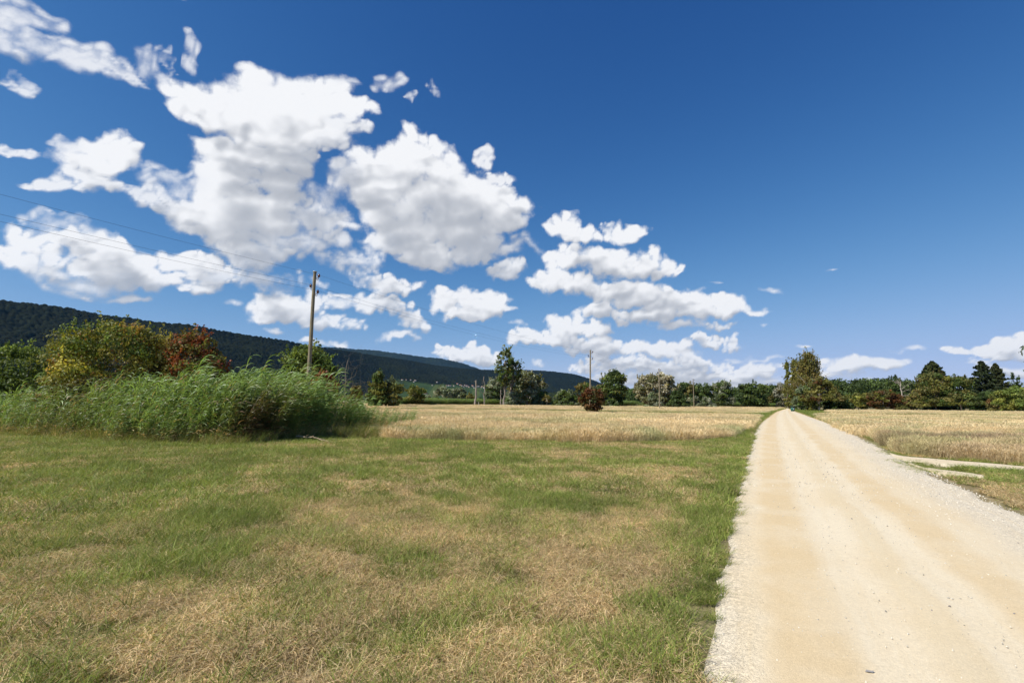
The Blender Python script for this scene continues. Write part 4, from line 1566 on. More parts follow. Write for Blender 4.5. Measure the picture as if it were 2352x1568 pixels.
def conifer(name, label, px0, px1, ptop, D, cols, seed, tiers=26, droop=.15, dens=26, base=.05, leaf=.5, power=.85, sag_tip=.1, blunt=0.0, arms=9):
    rs = np.random.RandomState(seed)
    cx = .5 * (px0 + px1)
    h = at(cx, ptop, D)[2]
    w = (px1 - px0) * D / FPX
    root = bpy.data.objects.new(name, None)
    root_col.objects.link(root)
    root.location = (base_x(cx, D), D, 0)
    root["label"] = label
    root["category"] = "tree"
    P, N, C = [], [], []
    parts = [tube(np.array([[0, 0, 0], [0, 0, h * .5], [0, 0, h * .98]]), [.022 * h, .013 * h, .02], 7)]
    for k in range(tiers):
        t = (k + rs.rand() * .6) / tiers
        z = h * (base + (1 - base) * t)
        R = w * .5 * max((1 - t) ** power, blunt * (1 - t ** 6) * .6) * rs.uniform(.8, 1.08)
        for j in range(arms):
            a = rs.rand() * 2 * np.pi
            Rj = R * rs.uniform(.7, 1.1)
            s = np.sqrt(rs.rand(dens))
            d = np.array([np.cos(a), np.sin(a), 0])
            sd = np.array([-np.sin(a), np.cos(a), 0])
            p = d[None] * (s * Rj)[:, None] + sd[None] * (rs.normal(size=dens) * .16 * Rj * (1.1 - s))[:, None]
            p[:, 2] = z - droop * Rj * s + sag_tip * Rj * s ** 3 + rs.normal(size=dens) * .02 * h * .4
            P.append(p)
            N.append(np.tile([0, 0, 1.0], (dens, 1)) + d[None] * .5)
            tone = rs.uniform(.7, 1.3)
            C.append(np.array(cols[rs.randint(len(cols))])[None] * tone * rs.uniform(.75, 1.25, (dens, 1)))
            if j < 4:
                parts.append(limb(rs, (0, 0, z), (d[0] * Rj * .8, d[1] * Rj * .8, z - droop * Rj * .7), .006 * h * (1.1 - t), .01, n=4, sides=3))
    P, N, C = map(np.concatenate, (P, N, C))
    v, q, c = leaf_quads(rs, P, N, leaf, 1.7, C, .15)
    v[:, 2] = np.maximum(v[:, 2], .02)
    add("crown", make_mesh("crown", v, q, MAT_LEAF, {"tint": ('FLOAT_COLOR', c)}), root)
    v, q = join_vq(parts)
    add("trunk", make_mesh("trunk", v, q, MAT_BARK_DARK, smooth=True), root)
    return root


def dead_tree(name, label, px, ptop, D, seed, r, branches, bark, spread=.22, cat="tree", lean=0.0, twigs=4, smin=.3):
    rs = np.random.RandomState(seed)
    h = at(px, ptop, D)[2]
    tt = np.linspace(0, 1, 9)
    path = np.column_stack([lean * h * tt + np.r_[0, rs.normal(size=8) * .012 * h], np.r_[0, rs.normal(size=8) * .012 * h], tt * h])
    rr = r * (1.1 - .62 * tt) * rs.uniform(.9, 1.12, 9)
    root = bpy.data.objects.new(name, None)
    root_col.objects.link(root)
    root.location = (base_x(px, D), D, 0)
    root["label"] = label
    root["category"] = cat
    add("trunk", make_mesh("trunk", *tube(path, rr, 8), bark, smooth=True), root)
    for k in range(branches):
        s = rs.uniform(smin, .97 if smin > .2 else .6)
        a = np.array([np.interp(s, tt, path[:, i]) for i in range(3)])
        g = rs.normal(size=3) * [1, 1, .5]
        g[2] = abs(g[2]) + .45
        b = a + g / np.linalg.norm(g) * h * spread * rs.uniform(.5, 1.2)
        parts = [limb(rs, a, b, r * .42 * (1.1 - s * .6), r * .06, wob=.05)]
        for _ in range(twigs):
            m = a + (b - a) * rs.uniform(.3, .95)
            parts.append(limb(rs, m, m + rs.normal(size=3) * h * spread * .28 + [0, 0, h * spread * .2], r * .12, r * .025, n=4, sides=3))
        add("branch", make_mesh("branch", *join_vq(parts), bark, smooth=True), root)
    return root


MAT_SNAG = wood_mat("bark_snag", (.22, .18, .14), (.36, .31, .26))
DARK = ((0.062, 0.096, 0.028), (0.078, 0.116, 0.031), (0.053, 0.081, 0.025))
MIDG = ((0.101, 0.147, 0.034), (0.085, 0.132, 0.031), (0.124, 0.163, 0.043))
FRESH = ((0.163, 0.217, 0.043), (0.132, 0.186, 0.037), (0.194, 0.232, 0.054))
SILVER = ((0.240, 0.271, 0.171), (0.194, 0.232, 0.132), (0.310, 0.326, 0.232), (0.147, 0.186, 0.093))
PALE = ((0.449, 0.411, 0.287), (0.357, 0.333, 0.217), (0.279, 0.279, 0.163), (0.202, 0.209, 0.101))
BROWNG = ((0.169, 0.152, 0.046), (0.133, 0.139, 0.039), (0.205, 0.160, 0.053))
RUST = ((0.261, 0.077, 0.027), (0.204, 0.062, 0.024), (0.165, 0.088, 0.031), (0.116, 0.106, 0.031))
YELLOW = ((0.398, 0.356, 0.062), (0.313, 0.313, 0.062), (0.251, 0.273, 0.054), (0.440, 0.313, 0.073))
OLIVEB = ((0.187, 0.187, 0.039), (0.152, 0.160, 0.036), (0.214, 0.197, 0.053))

# ---- shrubs behind the reeds
plant("shrub", "yellow-green autumn shrub rising behind the reeds, left of the red one", "shrub", 118, 352, 746, 26.5, 'round', .02, YELLOW + OLIVEB + FRESH[1:2], ((.26, .12, .03), .05), 80, 250, .27, .085, 1.5, MAT_BARK, .05, 16, 901, bare=6, shoots=150)
plant("shrub", "dark red and olive dogwood shrub beside the yellow-green one", "shrub", 335, 522, 772, 27.0, 'dome', .02, RUST + OLIVEB[:2] + ((.16, .13, .035),), ((.26, .06, .025), .06), 74, 240, .24, .085, 1.5, MAT_BARK, .05, 12, 902, bare=5, shoots=110)
plant("shrub", "olive shrub filling the gap between the yellow-green and the dark red one", "shrub", 262, 420, 784, 28.5, 'dome', .0, OLIVEB + BROWNG + MIDG[:1], None, 56, 200, .28, .09, 1.5, MAT_BARK, .04, 8, 899, shoots=60)
plant("shrub", "low dark brown bramble thicket at the foot of the yellow-green shrub", "shrub", 90, 330, 868, 24.0, 'dome', .0, BROWNG + ((.07, .04, .018), (.045, .04, .014)), None, 46, 220, .34, .075, 1.5, MAT_BARK_DARK, .03, 8, 903)
plant("shrub", "dense green shrub at the edge of the picture beyond the brambles", "shrub", -40, 140, 800, 30, 'round', .0, MIDG + FRESH[:1], None, 44, 260, .34, .10, 1.5, MAT_BARK, .05, 10, 904, shoots=70)
plant("shrub", "shaded dark green shrub half out of the picture behind the reeds", "shrub", -190, 30, 822, 28, 'dome', .0, DARK + MIDG[:1], None, 40, 220, .34, .10, 1.5, MAT_BARK, .05, 8, 905)
conifer("spruce_tree", "dark spruce of which only branch tips show at the picture edge above the hill", -420, 9, 560, 46, DARK, 906, 26, .12, 30, .05, .30, .8, .12)
plant("tree", "round bright green tree behind the tall pole", "tree", 634, 760, 797, 52, 'round', .10, FRESH + MIDG[:2], None, 44, 190, .36, .20, 1.5, MAT_BARK, .12, 8, 907, shoots=50)
plant("shrub", "reddish-brown shrub at the foot of the tall pole", "shrub", 690, 776, 860, 31, 'dome', .0, RUST[:3] + BROWNG[:1], None, 30, 170, .36, .11, 1.5, MAT_BARK, .04, 6, 908)
dead_tree("dead_tree", "leafless grey branching tree behind the reeds, next to the tall pole", 792, 826, 46, 909, .05, 12, MAT_BARK, .55, lean=-.02, smin=.05)
plant("shrub", "small dull reddish bush behind the reed tips by the leafless tree", "shrub", 796, 832, 888, 44, 'dome', .0, BROWNG + RUST[2:], None, 16, 150, .4, .13, 1.5, MAT_BARK, .03, 4, 910)
plant("tree", "slender olive-green tree with two leafy tips past the end of the reeds", "tree", 842, 886, 858, 102, 'cone', .04, OLIVEB + MIDG[:2], None, 26, 150, .42, .30, 1.5, MAT_BARK, .12, 5, 911)
plant("tree", "ragged green tree with a broken dead trunk beside the two-tipped one", "tree", 878, 922, 872, 104, 'round', .04, OLIVEB + SILVER[1:2] + BROWNG[:1], None, 26, 140, .42, .30, 1.5, MAT_BARK, .12, 5, 912, bare=3)
plant("tree", "small round olive tree standing alone at the far field edge", "tree", 922, 974, 888, 132, 'round', .12, OLIVEB + FRESH[1:2], None, 26, 150, .40, .34, 1.4, MAT_BARK, .13, 6, 913)
plant("shrub", "low silvery willow bush just past the round olive tree", "shrub", 972, 992, 908, 172, 'dome', .0, SILVER, None, 12, 120, .45, .36, 1.7, MAT_BARK, .06, 3, 914)
plant("shrub", "low dark rounded bush with a yellow top in front of the silvery willows", "shrub", 980, 1022, 914, 160, 'dome', .0, MIDG + OLIVEB[:1], ((.22, .19, .03), .12), 16, 130, .42, .34, 1.4, MAT_BARK, .05, 3, 915)
plant("tree", "broad silvery willow seen against the green vineyard slope", "tree", 996, 1038, 890, 186, 'round', .10, SILVER, None, 26, 130, .40, .42, 1.8, MAT_BARK_PALE, .15, 6, 916, sparse=.8)
plant("tree", "narrower silvery willow nearest the broken dead trunks", "tree", 1038, 1070, 892, 190, 'round', .08, SILVER, None, 22, 130, .42, .42, 1.8, MAT_BARK_PALE, .14, 5, 917, sparse=.8)
plant("shrub", "yellowish bush between the dead trunks and the willows", "shrub", 1068, 1092, 905, 178, 'dome', .0, OLIVEB + BROWNG[:1], None, 14, 120, .45, .34, 1.4, MAT_BARK, .05, 3, 918)
dead_tree("snag_tree", "thick bleached dead trunk with a snapped top", 1092, 873, 152, 919, .34, 1, MAT_SNAG, .08, lean=.012, twigs=1)
dead_tree("snag_tree", "thin dead trunk with a few twigs left at its top", 1112, 864, 158, 920, .18, 6, MAT_SNAG, .14, lean=-.012)
plant("tree", "silver-green willow on the near side of the tall thin poplars", "tree", 1114, 1156, 872, 172, 'round', .02, SILVER + MIDG[:1], None, 30, 150, .40, .40, 1.7, MAT_BARK, .15, 5, 921)
plant("tree", "tallest thin poplar with bare lower trunk and open crown", "tree", 1138, 1178, 806, 156, 'round', .36, SILVER[1:2] + MIDG + OLIVEB[:1], None, 52, 80, .20, .36, 1.8, MAT_SNAG, .28, 14, 922, trunk_px=1157, mistletoe=3, sparse=.75, bare=5)
plant("tree", "second thin poplar leaning right of the tallest, with mistletoe", "tree", 1164, 1196, 826, 160, 'round', .34, SILVER[1:2] + MIDG, None, 40, 80, .22, .34, 1.8, MAT_SNAG, .25, 12, 923, trunk_px=1172, mistletoe=3, sparse=.7, bare=6)
dead_tree("snag_tree", "short pale stump of a trunk at the foot of the tallest poplar", 1150, 895, 155, 924, .20, 1, MAT_SNAG, .06, twigs=0)
plant("tree", "wide ragged willow full of mistletoe with dead branches on top", "tree", 1168, 1252, 857, 168, 'dome', .0, SILVER + BROWNG + PALE[1:2], ((.10, .10, .02), .15), 54, 150, .30, .42, 1.6, MAT_BARK_PALE, .25, 12, 925, mistletoe=5, bare=7)
plant("shrub", "silvery willow bush in front of the mistletoe willow", "shrub", 1160, 1204, 903, 160, 'dome', .0, SILVER + MIDG[:1], None, 24, 140, .40, .36, 1.7, MAT_BARK, .08, 4, 926)
dead_tree("dead_tree", "dead grey branches standing clear above the mistletoe willow", 1222, 848, 170, 927, .14, 6, MAT_BARK_PALE, .22)
plant("shrub", "small rounded grey-green willow bush right of the mistletoe willow", "shrub", 1222, 1268, 903, 166, 'dome', .0, MIDG + SILVER[1:2] + SILVER[3:], None, 30, 150, .36, .36, 1.6, MAT_BARK, .08, 4, 928)
plant("tree", "tiny bare-trunked brownish tree between the two rounded willow bushes", "tree", 1246, 1266, 908, 158, 'round', .35, BROWNG, None, 10, 90, .45, .32, 1.4, MAT_BARK_PALE, .10, 4, 929, sparse=.7)
plant("shrub", "large domed grey-green willow bush left of the red bush", "shrub", 1264, 1328, 899, 164, 'dome', .0, MIDG + SILVER[1:2] + SILVER[3:], None, 46, 160, .32, .36, 1.6, MAT_BARK, .08, 5, 930)
plant("tree", "dull brownish tree directly behind the second pole", "tree", 1324, 1362, 880, 160, 'round', .05, BROWNG + MIDG[:1], None, 26, 130, .40, .38, 1.4, MAT_BARK, .15, 6, 931, bare=4)
plant("tree", "grey half-dead tree between the second pole and the tall dark tree", "tree", 1356, 1392, 884, 164, 'round', .1, BROWNG + SILVER[3:], None, 20, 110, .40, .36, 1.4, MAT_BARK_PALE, .15, 8, 932, sparse=.6, bare=7)
plant("shrub", "rust-red bush alone in the golden meadow at the second pole", "shrub", 1334, 1388, 897, 66, 'vase', .0, RUST[2:] + ((.09, .085, .025), (.15, .06, .025), (.10, .055, .022), (.13, .05, .02)), None, 40, 120, .24, .16, 1.5, MAT_BARK_DARK, .05, 9, 933, bare=9, shoots=90, sparse=.8)
plant("tree", "tall dark green tree with a notched crown right of the second pole", "tree", 1380, 1438, 855, 158, 'round', .05, MIDG + DARK[:1] + OLIVEB[:1], None, 46, 160, .34, .40, 1.4, MAT_BARK, .25, 8, 934)
plant("shrub", "low rounded green bush at the foot of the tall notched tree", "shrub", 1386, 1422, 918, 152, 'dome', .0, MIDG + SILVER[3:], None, 18, 130, .42, .34, 1.5, MAT_BARK, .05, 3, 935)
plant("tree", "big cream-tinted willow with mistletoe balls behind the third pole", "tree", 1462, 1552, 862, 156, 'round', .06, PALE + PALE[:1], ((.10, .10, .02), .10), 64, 150, .28, .42, 1.7, MAT_BARK_PALE, .3, 12, 936, mistletoe=9, bare=7)
plant("shrub", "pale grey-green willow bush at the foot of the cream-tinted willow", "shrub", 1482, 1522, 904, 148, 'dome', .0, SILVER + PALE[2:], None, 22, 140, .40, .34, 1.7, MAT_BARK, .08, 4, 937)
plant("shrub", "dense dark evergreen bush right of the cream-tinted willow", "shrub", 1536, 1582, 901, 150, 'dome', .0, DARK, None, 34, 150, .36, .34, 1.4, MAT_BARK_DARK, .08, 4, 938)
plant("tree", "dark tree with a flat dark top behind the fourth pole", "tree", 1556, 1598, 880, 182, 'round', .05, DARK + BROWNG[:1], None, 30, 140, .38, .44, 1.4, MAT_BARK, .2, 6, 939, bare=2)
plant("tree", "rounded dark tree between the fourth and fifth poles", "tree", 1590, 1638, 883, 188, 'round', .05, DARK + MIDG[:1], None, 34, 140, .38, .44, 1.4, MAT_BARK, .2, 6, 940)
plant("shrub", "long low silvery willow bush under the rounded dark tree", "shrub", 1576, 1640, 912, 176, 'dome', .0, SILVER + MIDG[:1], None, 30, 130, .40, .40, 1.7, MAT_BARK, .08, 5, 941)
plant("tree", "silvery pointed tree between the fifth and sixth poles", "tree", 1636, 1684, 877, 200, 'round', .02, SILVER + MIDG, None, 38, 140, .36, .46, 1.6, MAT_BARK, .2, 6, 942)
plant("tree", "dark green tree behind the pole with the box", "tree", 1676, 1716, 894, 240, 'round', .0, DARK + MIDG[:1], None, 26, 120, .40, .55, 1.4, MAT_BARK, .2, 5, 943)
plant("tree", "broad dark green tree group left of the road end", "tree", 1700, 1764, 882, 205, 'round', .0, DARK + MIDG, None, 50, 140, .34, .48, 1.4, MAT_BARK, .25, 8, 944)
plant("tree", "dark wood-edge tree just left of the white-leaved tree", "tree", 1754, 1796, 886, 222, 'round', .0, DARK + BROWNG[:1], None, 30, 130, .40, .50, 1.4, MAT_BARK, .2, 6, 945)
plant("tree", "white-leaved poplar left of the birch at the road end", "tree", 1782, 1816, 883, 205, 'round', .02, ((.36, .35, .30), (.28, .28, .22), (.16, .17, .10)), None, 26, 130, .38, .44, 1.6, MAT_BARK_PALE, .2, 6, 946)
plant("tree", "narrow upright poplar behind the left side of the birch", "tree", 1803, 1822, 834, 190, 'column', .0, OLIVEB + MIDG[:1], None, 34, 110, .40, .40, 1.6, MAT_BARK, .2, 4, 947)
plant("tree", "second narrow upright poplar hidden behind the birch crown", "tree", 1818, 1842, 828, 194, 'column', .0, OLIVEB + BROWNG[:1], None, 34, 110, .40, .40, 1.6, MAT_BARK, .2, 4, 948)
plant("tree", "tall weeping birch with white limbs beside the road end", "tree", 1814, 1912, 810, 140, 'spread', .28, OLIVEB + BROWNG, ((.16, .13, .03), .2), 70, 60, .26, .26, 1.8, MAT_BARK_WHITE, .22, 18, 949, hang=1.1, sparse=.85, trunk_px=1862, bare=4,
      extra=[([(1862, 0, 905), (1850, -2, 893), (1838, -3, 878), (1828, -3, 868), (1818, -4, 862)], .14, .05), ([(1862, 0, 880), (1874, -2, 868), (1884, -3, 862), (1896, -3, 858)], .12, .05)])
plant("tree", "reddish-green cherry tree with a pale straight trunk in front of the birch", "tree", 1846, 1936, 872, 126, 'spread', .32, BROWNG + OLIVEB + ((.12, .06, .02),), None, 56, 120, .30, .28, 1.5, MAT_BARK_PALE, .26, 14, 950, trunk_px=1880, depth_ratio=1.0)
plant("shrub", "grey-green willow bush beside the waste bin", "shrub", 1826, 1872, 891, 131, 'round', .0, SILVER[1:2] + SILVER[3:] + MIDG[:1], None, 34, 140, .36, .28, 1.6, MAT_BARK, .08, 4, 951)
plant("shrub", "yellow-green bush between the willow bush and the cherry trunk", "shrub", 1852, 1884, 912, 127, 'dome', .0, OLIVEB + YELLOW[2:3], None, 20, 130, .40, .26, 1.4, MAT_BARK, .05, 4, 952)
plant("shrub", "dark bush under the overhanging right side of the cherry tree", "shrub", 1898, 1954, 905, 128, 'dome', .0, DARK + MIDG[:1], None, 40, 150, .34, .28, 1.5, MAT_BARK_DARK, .06, 5, 953)
# ---- right hand side
plant("tree", "yellowish small tree at the wood edge right of the dark bush", "tree", 1942, 2002, 903, 185, 'round', .02, OLIVEB + MIDG[:1] + YELLOW[1:2], None, 32, 130, .36, .40, 1.4, MAT_BARK, .15, 6, 954)
plant("tree", "rust-brown tree in front of the dark wood", "tree", 2000, 2060, 898, 172, 'round', .03, RUST[2:] + ((.15, .065, .022), (.11, .055, .02)) + OLIVEB[:1], None, 40, 140, .34, .38, 1.4, MAT_BARK, .15, 7, 955)
plant("tree", "rounded dark oak above the bare grey tree", "tree", 2046, 2100, 866, 232, 'round', .05, DARK + MIDG[:1], None, 40, 140, .36, .52, 1.4, MAT_BARK, .3, 8, 956)
dead_tree("dead_tree", "bare grey tree in front of the rounded dark oak", 2074, 876, 182, 957, .2, 11, MAT_BARK_PALE, .36)
plant("shrub", "low brownish bush below the bare grey tree", "shrub", 2056, 2092, 908, 170, 'dome', .0, BROWNG + RUST[2:3], None, 20, 130, .40, .36, 1.4, MAT_BARK, .06, 5, 958, bare=4)
plant("tree", "small spreading fruit tree between the bare tree and the big rounded trees", "tree", 2084, 2128, 904, 168, 'spread', .2, BROWNG + OLIVEB, None, 24, 120, .38, .36, 1.4, MAT_BARK, .16, 6, 959)
conifer("sequoia_tree", "broad blunt-topped conifer rising behind the rounded trees", 2098, 2204, 831, 205, ((.050, .066, .020), (.040, .055, .017), (.062, .076, .026)), 960, 36, .10, 36, .05, .62, .56, .0, .34, 13)
plant("tree", "large brownish-green round tree in front of the blunt conifer", "tree", 2110, 2192, 858, 176, 'round', .10, BROWNG + OLIVEB[:1] + MIDG[:1], None, 52, 150, .32, .38, 1.4, MAT_BARK, .24, 9, 961)
plant("tree", "large spreading green tree with low horizontal limbs, left of the spruce", "tree", 2156, 2260, 866, 172, 'spread', .14, BROWNG[:2] + MIDG + OLIVEB[:1], None, 60, 150, .30, .38, 1.4, MAT_BARK, .28, 12, 962)
conifer("spruce_tree", "tall layered spruce with drooping boughs", 2212, 2318, 829, 198, ((.040, .058, .020), (.032, .046, .017), (.050, .066, .026)), 963, 24, .14, 44, .08, .55, .80, .18, 0, 12)
conifer("cypress_tree", "slimmer pale conifer half hidden behind the layered spruce", 2258, 2336, 836, 214, ((.075, .085, .030), (.060, .072, .026)), 964, 32, -.25, 34, .05, .55, .68, .0, .25, 11)
plant("tree", "low dark round tree below the layered spruce", "tree", 2240, 2316, 899, 170, 'round', .03, DARK + MIDG[:1], None, 44, 140, .34, .38, 1.4, MAT_BARK_DARK, .2, 6, 965)
plant("shrub", "small reddish-brown shrub between the dark round tree and the yellow-green tree", "shrub", 2276, 2316, 906, 150, 'dome', .0, RUST[2:] + BROWNG, None, 24, 130, .38, .32, 1.4, MAT_BARK, .06, 5, 966)
plant("shrub", "clipped dark green hedge under the rounded trees", "hedge", 2120, 2270, 924, 182, 'dome', .0, ((.045, .080, .016), (.035, .065, .014)), None, 60, 90, .5, .34, 1.3, MAT_BARK_DARK, .05, 4, 967, depth_ratio=.25)
plant("tree", "bright yellow-green leafy tree at the right picture edge", "tree", 2302, 2400, 890, 122, 'round', .0, FRESH + OLIVEB[:1] + YELLOW[2:3], None, 60, 150, .32, .28, 1.4, MAT_BARK, .18, 9, 968)
plant("tree", "slim dark cypress column behind the yellow-green tree", "tree", 2329, 2340, 867, 168, 'column', .0, DARK, None, 20, 110, .5, .32, 1.5, MAT_BARK_DARK, .12, 3, 969)
plant("tree", "second slim dark cypress column nearest the picture edge", "tree", 2341, 2352, 869, 170, 'column', .0, DARK, None, 20, 110, .5, .32, 1.5, MAT_BARK_DARK, .12, 3, 970)
plant("tree", "dark larch whose branch tips reach in at the right edge high above the hedge", "tree", 2392, 2830, 672, 40, 'round', .12, DARK, None, 130, 70, .16, .16, 1.8, MAT_BARK_DARK, .3, 40, 971, sparse=.8, depth_ratio=.25)


# ---- woods far behind, which read as one mass
def wood(name, label, px0, px1, tops, D0, D1, n, cols, seed, leaf=.75):
    rs = np.random.RandomState(seed)
    VV, QQ, CC, o = [], [], [], 0
    for k in range(n):
        px = rs.uniform(px0, px1)
        D = rs.uniform(D0, D1)
        pt = np.interp(px, [a for a, b in tops], [b for a, b in tops]) + rs.uniform(-1, 7)
        h = at(px, pt, D)[2]
        w = h * rs.uniform(.7, 1.0)
        P, N, lob, cen, lr = crown_points(rs, 'round', w, 0, h, 14, 46, .5)
        P[:, 0] += base_x(px, D)
        P[:, 1] += D
        lc = np.array(cols)[rs.randint(len(cols), size=len(cen))] * rs.uniform(.7, 1.3, (len(cen), 1)) * rs.uniform(.75, 1.25)
        v, q, c = leaf_quads(rs, P, N, leaf, 1.4, lc[lob] * rs.uniform(.8, 1.2, (len(P), 1)))
        VV.append(v)
        QQ.append(q + o)
        CC.append(c)
        o += len(v)
    add(name, make_mesh(name, np.concatenate(VV), np.concatenate(QQ), MAT_LEAF, {"tint": ('FLOAT_COLOR', np.concatenate(CC))}), kind="stuff", label=label)


wood("far_woods", "dark mixed wood closing the view behind the right-hand trees", 1900, 2110, [(1900, 873), (1930, 871), (2000, 872), (2050, 868), (2110, 884)], 255, 330, 60, DARK + MIDG[:1], 980)
wood("edge_woods", "wood edge behind the pole line and the road end", 1540, 1812, [(1540, 905), (1600, 898), (1690, 896), (1750, 886), (1812, 882)], 250, 320, 60, DARK + BROWNG[:1], 981)
wood("rear_woods", "dark wood seen through the gap between the tall notched tree and the cream willow", 1425, 1480, [(1425, 892), (1480, 890)], 380, 460, 26, DARK, 982, 1.0)
wood("corner_woods", "wood filling the background behind conifers and hedge", 2060, 2420, [(2060, 905), (2120, 900), (2200, 895), (2300, 895), (2420, 885)], 240, 300, 60, DARK + BROWNG[:1], 983)
wood("willow_scrub", "low willow scrub behind the dead trunks and poplars", 840, 1440, [(840, 915), (1000, 921), (1100, 914), (1200, 905), (1440, 912)], 200, 250, 80, MIDG + SILVER[1:2] + DARK[:1], 984, .6)

# ------------------------------------------------------------------ utility poles and wires
MAT_POLE = wood_mat("pole_wood", (.19, .155, .10), (.31, .265, .18), 4.0, 14.0)
MAT_ZINC = plain_mat("zinc_cap", (.42, .42, .40), .5, .4, .6)
MAT_IRON = plain_mat("hook_iron", (.10, .075, .06), .6, .4, .5)
MAT_PORCELAIN = plain_mat("brown_porcelain", (.10, .028, .014), .18, .6)
MAT_WIRE = plain_mat("wire", (.07, .07, .075), .5, .3, .6)
LINE_DIR = np.array([.495, .869, 0.0])
PERP = np.array([.869, -.495, 0.0])


def lathe(profile_, sides=12):
    p = np.array(profile_, float)
    a = np.arange(sides) * 2 * np.pi / sides
    V = np.stack([p[:, 0][:, None] * np.cos(a), p[:, 0][:, None] * np.sin(a), np.repeat(p[:, 1][:, None], sides, 1)], -1)
    i, j = np.meshgrid(np.arange(len(p) - 1), np.arange(sides), indexing='ij')
    o, k = (i * sides + j).ravel(), (i * sides + (j + 1) % sides).ravel()
    return V.reshape(-1, 3), np.stack([o, k, k + sides, o + sides], 1)


POLE_H = 9.15
rs = np.random.RandomState(42)
tt = np.linspace(0, 1, 22)
post_v, post_q = tube(np.column_stack([.02 * np.sin(tt * 5), .015 * np.sin(tt * 4 + 1), tt * POLE_H]), (.135 - .045 * tt) * rs.uniform(.97, 1.03, 22), 14)
post_me = make_mesh("post", post_v, post_q, MAT_POLE, smooth=True)
cap_me = make_mesh("cap", *lathe([(0.001, .0), (.125, .0), (.130, .02), (.115, .045), (.001, .06)], 14), MAT_ZINC)
ins_me = make_mesh("insulator", *lathe([(.001, .19), (.035, .188), (.052, .165), (.045, .145), (.050, .13), (.078, .10), (.085, .075), (.060, .065), (.062, .04), (.070, .01), (.060, -.01), (.001, -.012)], 14), MAT_PORCELAIN, smooth=True)
th = np.linspace(0, math.pi, 9)
hook_me = {}
for sgn in (1, -1):
    c = np.column_stack([-sgn * (.11 - .11 * np.cos(th) * -1) , np.zeros(9), -.03 - .14 * np.sin(th)])
    pts = np.vstack([[0, 0, .03], [0, 0, -.03], c[1:-1], [-sgn * .22, 0, -.03], [-sgn * .22, 0, .02]])
    hook_me[sgn] = make_mesh("hook", *tube(pts, np.full(len(pts), .013), 6), MAT_IRON, smooth=True)
INS = [(.34, -.33), (-.34, -.86), (.34, -1.30)]        # side, below the top


def ins_world(base, k, lean):
    s, dz = INS[k]
    z = POLE_H + dz
    return np.array(base) + PERP * s + np.array([0, 0, z + .12]) + np.array([lean[0], lean[1], 0]) * z


def pole(px, D, label, lean=(0, 0), scale=1.0, dz=0.0):
    root = bpy.data.objects.new("utility_pole", None)
    root_col.objects.link(root)
    b = np.array([base_x(px, D), D, dz])
    root.location = b
    root.rotation_euler = (-lean[1], lean[0], 0)
    root["label"] = label
    root["category"] = "utility pole"
    root["group"] = "poles of the overhead line"
    add("post", post_me, root)
    add("cap", cap_me, root, loc=(.02 * math.sin(5), .015 * math.sin(5), POLE_H))
    ang = math.atan2(PERP[1], PERP[0])
    for s, z in INS:
        i = add("insulator", ins_me, root, loc=tuple(PERP[:2] * s) + (POLE_H + z,))
        i.rotation_euler = (0, 0, ang)
        add("hook", hook_me[1 if s > 0 else -1], i)
    return b, lean


poles = []
P1 = np.array([base_x(701, 28.6), 28.6, 0])
hidden = P1 - LINE_DIR * 44 + np.array([0, 0, .8])
for px, D, lab, lean in ((700, 28.2, "tall weathered pole nearest of the line, standing in the reeds", (.006, 0)), (1355, 70, "second pole of the line, behind the rust-red bush", (.018, 0)), (1515, 107, "third pole of the line, in front of the cream-tinted willow", (.012, 0)),
                         (1594, 150, "fourth pole of the line, against the flat-topped dark tree", (.008, 0)), (1638, 194, "fifth pole of the line, left of the silvery pointed tree", (.004, 0)), (1664, 236, "sixth and farthest plain pole, right of the silvery pointed tree", (.004, 0))):
    poles.append(pole(px, D, lab, lean))
# the pole with a transformer box, and the last small one
MAT_BOX = plain_mat("box_grey", (.55, .56, .55), .5, .4)
tb = bpy.data.objects.new("transformer_pole", None)
root_col.objects.link(tb)
tb.location = (base_x(1686, 262), 262, 0)
tb["label"] = "pole carrying a pale transformer box, left of the broad dark trees"
tb["category"] = "utility pole"
add("post", post_me, tb)


def box(x0, x1, y0, y1, z0, z1):
    v = np.array([[x, y, z] for x in (x0, x1) for y in (y0, y1) for z in (z0, z1)], float)
    q = np.array([[0, 1, 3, 2], [4, 6, 7, 5], [0, 4, 5, 1], [2, 3, 7, 6], [0, 2, 6, 4], [1, 5, 7, 3]])
    return v, q


add("box", make_mesh("box", *join_vq([box(-.75, -.18, -.4, .1, 2.6, 3.9), box(.18, .75, -.4, .1, 2.6, 3.9)]), MAT_BOX), tb)
add("crossarm", make_mesh("crossarm", *box(-.9, .9, -.06, .06, 8.4, 8.55), MAT_POLE), tb)
pole(1699, 292, "last small pole half sunk into the trees beyond the transformer pole", (0, 0), dz=-.8)

for k, wl_ in enumerate(("uppermost of the three overhead wires, on the top insulators", "middle overhead wire, on the insulators left of the poles", "lowest of the three overhead wires")):
    stops = [ins_world(hidden, k, (0, 0))] + [ins_world(b, k, l) for b, l in poles]
    pts = []
    for a, b in zip(stops[:-1], stops[1:]):
        t = np.linspace(0, 1, 25)[:-1]
        p = a + (b - a) * t[:, None]
        p[:, 2] -= .55 * 4 * t * (1 - t)
        pts.append(p)
    pts = np.vstack(pts + [stops[-1][None]])
    add("overhead_wire", make_mesh("overhead_wire", *tube(pts, np.full(len(pts), .0048), 5), MAT_WIRE, smooth=True), label=wl_, cat="wire", group="overhead wires")
